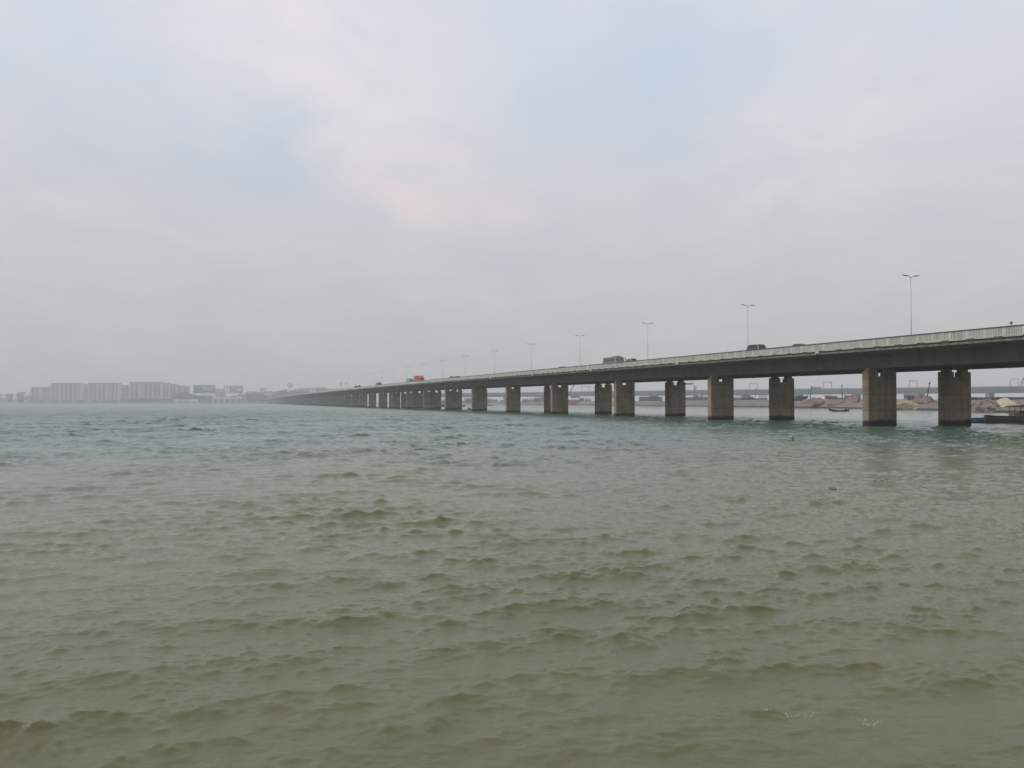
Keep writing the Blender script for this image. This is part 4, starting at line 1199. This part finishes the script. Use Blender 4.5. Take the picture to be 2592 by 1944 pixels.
for i, (a, b_, y, Y, lb) in enumerate(((744, 757, 985, 2500, 'brown grey house right of the oval sign, seen above the bridge rail'), (756, 768, 981.5, 2620, 'blue grey block above the rail, tallest roof behind the far bridge'),
        (768, 781, 979.5, 2640, 'dark flat block with a white roof edge behind the far bridge'), (783, 797, 981, 2640, 'pale block with a flat roof behind the far bridge'),
        (799, 829, 980.5, 2700, 'long brown roofed building behind the far bridge, right end of the skyline'), (830, 852, 983, 2700, 'faint low pale building where the skyline sinks behind the rail'))):
    house(lb, a, b_, y, Y, (M_PALE, M_APT2, M_APT2, M_APT, M_RUST, M_PALE)[i], (M_RROOF, M_TIN, M_WTIN, M_TIN, M_RROOF, M_TIN)[i], 3, .08, 5)

# white arcade with round canopies
r = thing('arcade', 'white open arcade with round arches under the billboards', 'arcade', at0(577, 2310, 2.0), 0)
xa = at0(538, 2310).x-at0(577, 2310).x; xb = at0(612, 2310).x-at0(577, 2310).x
n = 5; wv = (xb-xa)/n
for k in range(n):
    c = xa+wv*(k+.5); R_ = wv*.40; hh = 17-2.5*(k % 2)
    mb = MB()
    pts_o = [(c-wv*.47, 0), (c-wv*.47, hh), (c+wv*.47, hh), (c+wv*.47, 0)]
    inn = [(c+R_*math.cos(a), 5.5+R_*.75*math.sin(a)) for a in [math.pi*j/10 for j in range(11)]]
    poly = [(c+wv*.47, 0), (c+wv*.47, hh), (c-wv*.47, hh), (c-wv*.47, 0), (inn[-1][0], 0)]+inn[::-1]+[(inn[0][0], 0)]
    m_ = len(poly)
    mb.add([(x, 0, z) for x, z in poly]+[(x, 4, z) for x, z in poly], [tuple(range(m_)), tuple(range(2*m_-1, m_-1, -1))]+[((i+1) % m_, i, m_+i, m_+(i+1) % m_) for i in range(m_)])
    mb.build('arch', M_WTIN if k % 2 == 0 else M_APT, r)
mb = MB(); mb.box(((xa+xb)/2, 9, 5), (xb-xa, 1, 10)); mb.build('back_wall', M_HUT, r)
mb = MB(); mb.box(((xa+xb)/2, -8, .4), (xb-xa+8, 12, 1.6)); mb.build('terrace', M_PALE, r)

# billboards
def billboard(label, px0, px1, yt, yb, Y, m, marks, legs=3, rim=M_LHEAD):
    a, b_ = P(px0, yt, Y), P(px1, yb, Y)
    w = b_.x-a.x; h = a.z-b_.z
    r = thing('billboard', label, 'billboard', ((a.x+b_.x)/2, Y, 3.0), 0, 'billboards on the far shore')
    zc = (a.z+b_.z)/2-3
    mb = MB(); mb.box((0, 0, zc), (w, .9, h)); mb.build('panel', m, r)
    for k in range(legs):
        mb = MB(); x = 0 if legs == 1 else -w*.4+w*.8*k/(legs-1)
        mb.tube([(x, .9, -1), (x, .9, zc+h*.3)], .8 if legs == 1 else .4, 8); mb.build('leg', M_LAMP, r)
    fr = MB(); t_ = .55
    fr.box((0, -.2, zc+h/2), (w+t_*2, 1.5, t_*2)); fr.box((0, -.2, zc-h/2), (w+t_*2, 1.5, t_*2))
    fr.box((-w/2, -.2, zc), (t_*2, 1.5, h-t_*2-.02)); fr.box((w/2, -.2, zc), (t_*2, 1.5, h-t_*2-.02))
    fr.build('frame', rim, r)
    for nm, x0, z0, ww, hh, mm in marks:
        mb = MB()
        if nm == 'lettering':
            rr = random.Random(int(x0*1000)); xx = 0
            k = max(4, int(ww*w/2.6))
            for j in range(k):
                lw = ww*w/k
                mb.box((-w/2+x0*w+lw*(j+.5), -.5, zc-h/2+(z0+hh/2)*h+rr.uniform(-.05, .05)*h*hh), (lw*rr.uniform(.45, .8), .12, h*hh*rr.uniform(.7, 1)))
        elif nm == 'emblem':
            cx, cz = -w/2+(x0+ww/2)*w, zc-h/2+(z0+hh/2)*h
            mb.add([(cx-ww*w*.5, -.5, cz-hh*h*.1), (cx, -.5, cz-hh*h*.5), (cx+ww*w*.2, -.5, cz-hh*h*.1), (cx+ww*w*.5, -.5, cz+hh*h*.3), (cx, -.5, cz+hh*h*.5)], [(0, 1, 2, 3, 4)])
            mb.v = mb.v
        else:
            mb.box((-w/2+(x0+ww/2)*w, -.5, zc-h/2+(z0+hh/2)*h), (ww*w, .12, hh*h))
        mb.build(nm, mm, r)
    return r
M_BILL = mat('billboard_blue', (.035, .105, .20), (.03, .08, .15), .6, .1)
M_BWHITE = mat('billboard_white', (.85, .84, .82), (.78, .78, .77), .6, .2)
M_BGREY = mat('billboard_grey', (.30, .30, .35), (.44, .42, .44), .6, .06, amount=1.6)
billboard('wide dark blue billboard with rows of white lettering', 490, 544.5, 975.5, 995.5, 2320, M_BILL,
          [('lettering', .34, .66, .62, .20, M_BWHITE), ('lettering', .5, .46, .42, .12, M_BWHITE), ('lettering', .44, .06, .34, .08, M_BWHITE), ('lettering', .08, .70, .2, .1, M_LAMP)], 4)
billboard('white portrait billboard with one small dark emblem and a line of text', 567.5, 582, 977.5, 995, 2315, M_BWHITE,
          [('emblem', .42, .56, .28, .32, M_LHEAD), ('lettering', .22, .20, .56, .14, M_LAMP)], 2)
billboard('grey picture billboard just right of the white portrait one', 583.5, 614, 977, 995, 2325, M_BGREY,
          [('picture_patch', .55, .3, .38, .26, M_BWHITE), ('picture_patch', .5, .05, .42, .22, mat('bill_green', (.10, .15, .14), (.07, .1, .1), .7, .2)), ('picture_patch', .06, .1, .3, .4, M_APT2)], 3)
# oval sign on a forked post
c = P(734, 975, 2330); w_ = 7.6
r = thing('oval_sign', 'white oval sign with a red rim on a tall forked post', 'sign', (c.x, 2330, 3))
zc = c.z-3
def disc(rx, rz, y0, y1, n=28): return [[(rx*math.cos(2*math.pi*k/n), y, zc+rz*math.sin(2*math.pi*k/n)) for k in range(n)] for y in (y0, y1)]
mb = MB(); mb.rings(disc(w_, 6.0, 0, 1.0)); mb.build('rim', mat('sign_red', (.55, .12, .10), (.45, .1, .09), .6, .3), r)
mb = MB(); mb.rings(disc(w_*.86, 5.0, -.12, -.02)); mb.build('face', M_BWHITE, r)
mb = MB()
for j in range(6): mb.box((-4.2+j*1.65, -.2, zc+.1*math.sin(j)), (1.0, .1, 1.9))
mb.build('lettering', MATS['sign_red'], r)
mb = MB(); mb.tube([(-4.5, .6, zc-3.4), (0, .6, zc-11), (0, .6, -1)], .55, 8); mb.tube([(4.5, .6, zc-3.4), (0, .6, zc-10.9)], .5, 8); mb.build('post', P_WHITE, r)

# trees -----------------------------------------------------------------
def make_tree(seed, m):
    rr = random.Random(seed); r = thing('tree', None, 'tree')
    mb = MB(); mb.tube([(0, 0, -1), (.2, 0, 3.4), (.1, .2, 6.4)], [.55, .42, .26], 7)
    for k in range(4):
        a = k*1.6+rr.random(); mb.tube([(.15, .1, 3.6+k*.6), (math.cos(a)*2.2, math.sin(a)*2.2, 6.4+k*.5)], [.22, .08], 5)
    mb.build('trunk', M_BARK, r)
    mb = MB(); cl = []
    for k in range(15):
        a = rr.uniform(0, 6.28); q = rr.random()**.5*4.6
        cl.append((q*math.cos(a), q*math.sin(a), 5.6+rr.uniform(-1.3, 4.0)*(1-.12*q), rr.uniform(1.3, 2.3)))
    for cx, cy, cz, cr in cl:
        for j in range(70):
            v = Vector((rr.gauss(0, 1), rr.gauss(0, 1), rr.gauss(0, 1))).normalized()*cr*rr.uniform(.55, 1.08)
            p = Vector((cx, cy, cz))+v; s_ = rr.uniform(.28, .6)
            n1 = Vector((rr.gauss(0, 1), rr.gauss(0, 1), rr.gauss(0, 1))).normalized(); n2 = n1.orthogonal().normalized(); n3 = n1.cross(n2)
            mb.quad(p-n2*s_, p-n3*s_*.7, p+n2*s_, p+n3*s_*.7)
    mb.build('crown', m, r)
    return r
protos = [make_tree(s_, M_LEAF if s_ % 2 else M_LEAF2) for s_ in (1, 2, 3)]
used = [False]*3
def tree(px, ytop, Y, label, group, k=None, wide=1.0, zb=2.5):
    i = k if k is not None else rng.randrange(3)
    if used[i]: o = copy_tree(protos[i])
    else: o = protos[i]; used[i] = True
    h = P(px, ytop, Y).z-zb
    s_ = h/10.6
    o.location = at0(px, Y, zb); o.scale = (s_*wide, s_*wide, s_); o.rotation_euler = (0, 0, rng.uniform(0, 6))
    tag(o, label, 'tree', group)
GT = 'trees on the far shore'
LB_A = 'bushy green tree in the dark clump between bridge end and billboards'
LB_B = 'dark tree in the group left of the wide blue billboard'
LB_C = 'tree showing above the far bridge rail near the oval sign'
LB_D = 'small shoreline tree at the foot of the slab apartment blocks'
for px, yt, wd in ((452, 996, 1.3), (460, 991, 1.2), (469, 990.5, 1.3), (477, 994, 1.2)): tree(px, yt, 2335, LB_B, GT, None, wd, -3.0)
for px, yt, wd in ((486, 998, 1.5), (494, 997.5, 1.4), (500, 998.5, 1.3)): tree(px, yt, 2325, LB_B, GT, None, wd, -2.0)
for px, yt, wd in ((633, 1000, 1.5), (640, 997.5, 1.5), (648, 996.5, 1.6), (656, 997, 1.6), (664, 999, 1.6), (671, 1001, 1.7), (678, 1004, 1.8), (685, 1006, 1.8)): tree(px, yt, 2315+rng.uniform(-5, 10), LB_A, GT, None, wd, -2.5)
for px, yt, wd in ((711, 990, 1.2), (716, 986, 1.3), (723, 983.5, 1.3), (729, 984.5, 1.2), (740, 988, 1.1), (752, 984, 1.1), (765, 986, 1.1)): tree(px, yt, 2420, LB_C, GT, None, wd, 3)
for px, yt in ((330, 1009), (341, 1007.5), (352, 1006), (362, 1008.5), (374, 1008), (385, 1008), (398, 1007.5), (412, 1009), (425, 1008.5), (437, 1007), (310, 1008), (290, 1012), (265, 1012), (240, 1012), (205, 1012), (170, 1012), (135, 1012), (100, 1013)):
    tree(px, yt, 2330+rng.uniform(-10, 20), LB_D, GT, None, 2.0, -1.2)
for px, yt in ((20, 998), (27, 995), (35, 998), (50, 996), (66, 1000)): tree(px, yt, 2420, 'tree among the low houses at the far left', GT, None, 1.6, -9.0)
for px, yt in ((592, 1003), (604, 1002), (617, 1000), (625, 999), (694, 1002), (702, 1001), (610, 996), (648, 993)): tree(px, yt, 2345, 'small tree among the low buildings between the billboards and the bridge end', GT, None, 1.7, 0.0)
# sea wall
def wall(label, px0, px1, Y, z0, h, m):
    a, b_ = at0(px0, Y), at0(px1, Y)
    mb = MB(); L = b_.x-a.x
    k = max(2, int(L/12))
    for j in range(k): mb.box((-L/2+L*(j+.5)/k, 0, z0+h/2), (L/k*.985, 1.2, h*(1+.04*math.sin(j*2.1))))
    o = mb.build('sea_wall', m); o.location = ((a.x+b_.x)/2, Y, 0)
    tag(o, label, 'wall', 'sea walls on the far shore')
wall('long low grey sea wall before the slab apartment blocks', 60, 438, 2270, 0, 1.7, M_APT2)
wall('pale sea wall below the pavilion and the blue billboard', 440, 512, 2268, 0, 1.6, M_PALE)
wall('low dark sea wall under the white arcade', 515, 632, 2266, 0, 1.9, M_APT2)

# ------------------------------------------------------------------ things afloat near the viewer
def Yw(py): return CAM_Z*FPX/(py-1018)
Y_ = Yw(1117.5); c = at0(1996, Y_); zw = water_z(c.x, c.y)
r = thing('marker_stick', 'dark leaning stick with a red rag, standing in the open water', 'stick', (c.x, c.y, zw))
mb = MB(); mb.tube([(-.12, 0, -.14), (.0, 0, 0), (.29, 0, .30), (.60, .02, .63)], [.024, .024, .02, .016], 8); mb.build('stick', M_DWOOD, r)
M_RAG = mat('red_rag', (.30, .02, .03), (.2, .015, .02), .9, 8)
mb = MB()
mb.rings([[(.30+.055*math.cos(a)*k+dx, .05*math.sin(a)*k, z) for a in [2*math.pi*j/9 for j in range(9)]] for dx, z, k in ((.05, .46, .4), (.02, .40, .9), (.08, .31, 1.0), (.12, .22, 1.1), (.09, .14, 1.3), (.04, .09, .8))])
mb.build('rag', M_RAG, r, True)
M_HYA = mat('water_plant', (.028, .042, .014), (.05, .07, .022), .5, 9)
def plant(label, px, py, wpx, seed, n=16):
    Y = Yw(py); c = at0(px, Y); w = wpx*Y/FPX; rr = random.Random(seed)
    r = thing('water_plant', label, 'floating plant', (c.x, c.y, water_z(c.x, c.y)), 0, 'floating weed clumps')
    mb = MB(); mb.rings([[(w*.5*k*math.cos(a), w*.3*k*math.sin(a), z) for a in [2*math.pi*j/12 for j in range(12)]] for k, z in ((.7, -.05), (1, 0), (.7, .025), (.2, .035))]); mb.build('root_mat', M_HYA, r)
    for k in range(n):
        x, y = rr.uniform(-.5, .5)*w, rr.uniform(-.3, .3)*w; h = rr.uniform(.25, 1)*w*.30*(1-abs(x)/w)
        mb = MB(); a = rr.uniform(0, 6.28); l = w*.13
        mb.tube([(x, y, 0), (x+.01, y, h)], .004, 5)
        dx, dy = math.cos(a), math.sin(a)
        pts = [(x+dx*l*(-.5+u_)-dy*l*.38*math.sin(math.pi*u_)*sg, y+dy*l*(-.5+u_)+dx*l*.38*math.sin(math.pi*u_)*sg, h+.03*u_+.02*math.sin(u_*3)) for sg in (1, -1) for u_ in ((0, .3, .6, 1) if sg == 1 else (.6, .3))]
        mb.add(pts, [tuple(range(6))])
        mb.build('leaf', M_HYA, r)
    return r
plant('dark green floating weed clump, the largest one in the water', 2107, 1237, 20, 1, 26)
plant('small dark floating weed tuft right of the largest clump', 2213, 1217, 10, 2, 6)
plant('second small dark weed tuft beside the first small one', 2231, 1216.5, 9, 3, 5)
plant('tiny weed tuft a little farther out than the other two tufts', 2240, 1213, 6, 4, 4)
plant('lone tiny weed speck far right of the tufts', 2452, 1233, 5, 5, 3)
mound('debris_lump', 'dark weedy debris lump at the water line between two far piers', 'debris', at0(1188, Yw(1037.5), -.1), 1.25, 1.0, 1.05, M_DWOOD, 1.3, .35, 31)
# foam flecks
mb = MB(); fr_ = random.Random(5)
def foam(px, py, rx, ry, n, s0, s1):
    for _ in range(n):
        x = px+fr_.gauss(0, 1)*rx; y = py+fr_.gauss(0, 1)*ry
        if y < 1060: continue
        Y = Yw(y); c = at0(x, Y); z = water_z(c.x, c.y); s_ = fr_.uniform(s0, s1)
        k = 7; a0 = fr_.random()*6
        base = [(c.x+s_*fr_.uniform(.6, 1.2)*math.cos(a0+2*math.pi*j/k), c.y+s_*fr_.uniform(.6, 1.2)*math.sin(a0+2*math.pi*j/k), z-.01) for j in range(k)]
        top = [(c.x+(p[0]-c.x)*.55, c.y+(p[1]-c.y)*.55, z+s_*.35) for p in base]
        mb.rings([base, top])
for px, py, n in ((2195, 1814, 20), (2165, 1808, 10), (2040, 1804, 12), (2000, 1808, 8), (1940, 1800, 6)): foam(px, py, 13, 4, n, .004, .017)
for px, py, n in ((2225, 1428, 10), (2255, 1434, 8), (2200, 1436, 5), (2310, 1440, 6), (2380, 1450, 4)): foam(px, py, 13, 5, n, .005, .014)
foam(575, 1221, 9, .8, 16, .02, .05); foam(540, 1226, 12, 1, 10, .015, .035); foam(2395, 1152, 3, .8, 5, .02, .04); foam(1990, 1282, 9, 1, 10, .008, .022); foam(1830, 1675, 45, 12, 14, .003, .009); foam(1770, 1660, 20, 5, 8, .003, .009)
o = mb.build('foam', mat('foam_white', (.50, .50, .47), (.36, .36, .33), .8, 30)); o['kind'] = 'stuff'

# ------------------------------------------------------------------ haze
mb = MB(); mb.box((0, 0, 30.5), (14400, 14400, 65))
hz = mb.build('haze', None); hz['kind'] = 'stuff'
hm = bpy.data.materials.new('haze_air'); hm.use_nodes = True
t = hm.node_tree; t.nodes.clear()
pv = nn(t, 'ShaderNodeVolumePrincipled')
pv.inputs['Color'].default_value = (.90, .91, .93, 1)
pv.inputs['Density'].default_value = 0.00036
pv.inputs['Density Attribute'].default_value = ''
pv.inputs['Temperature Attribute'].default_value = ''
ou = nn(t, 'ShaderNodeOutputMaterial'); t.links.new(pv.outputs[0], ou.inputs['Volume'])
hz.data.materials.append(hm)
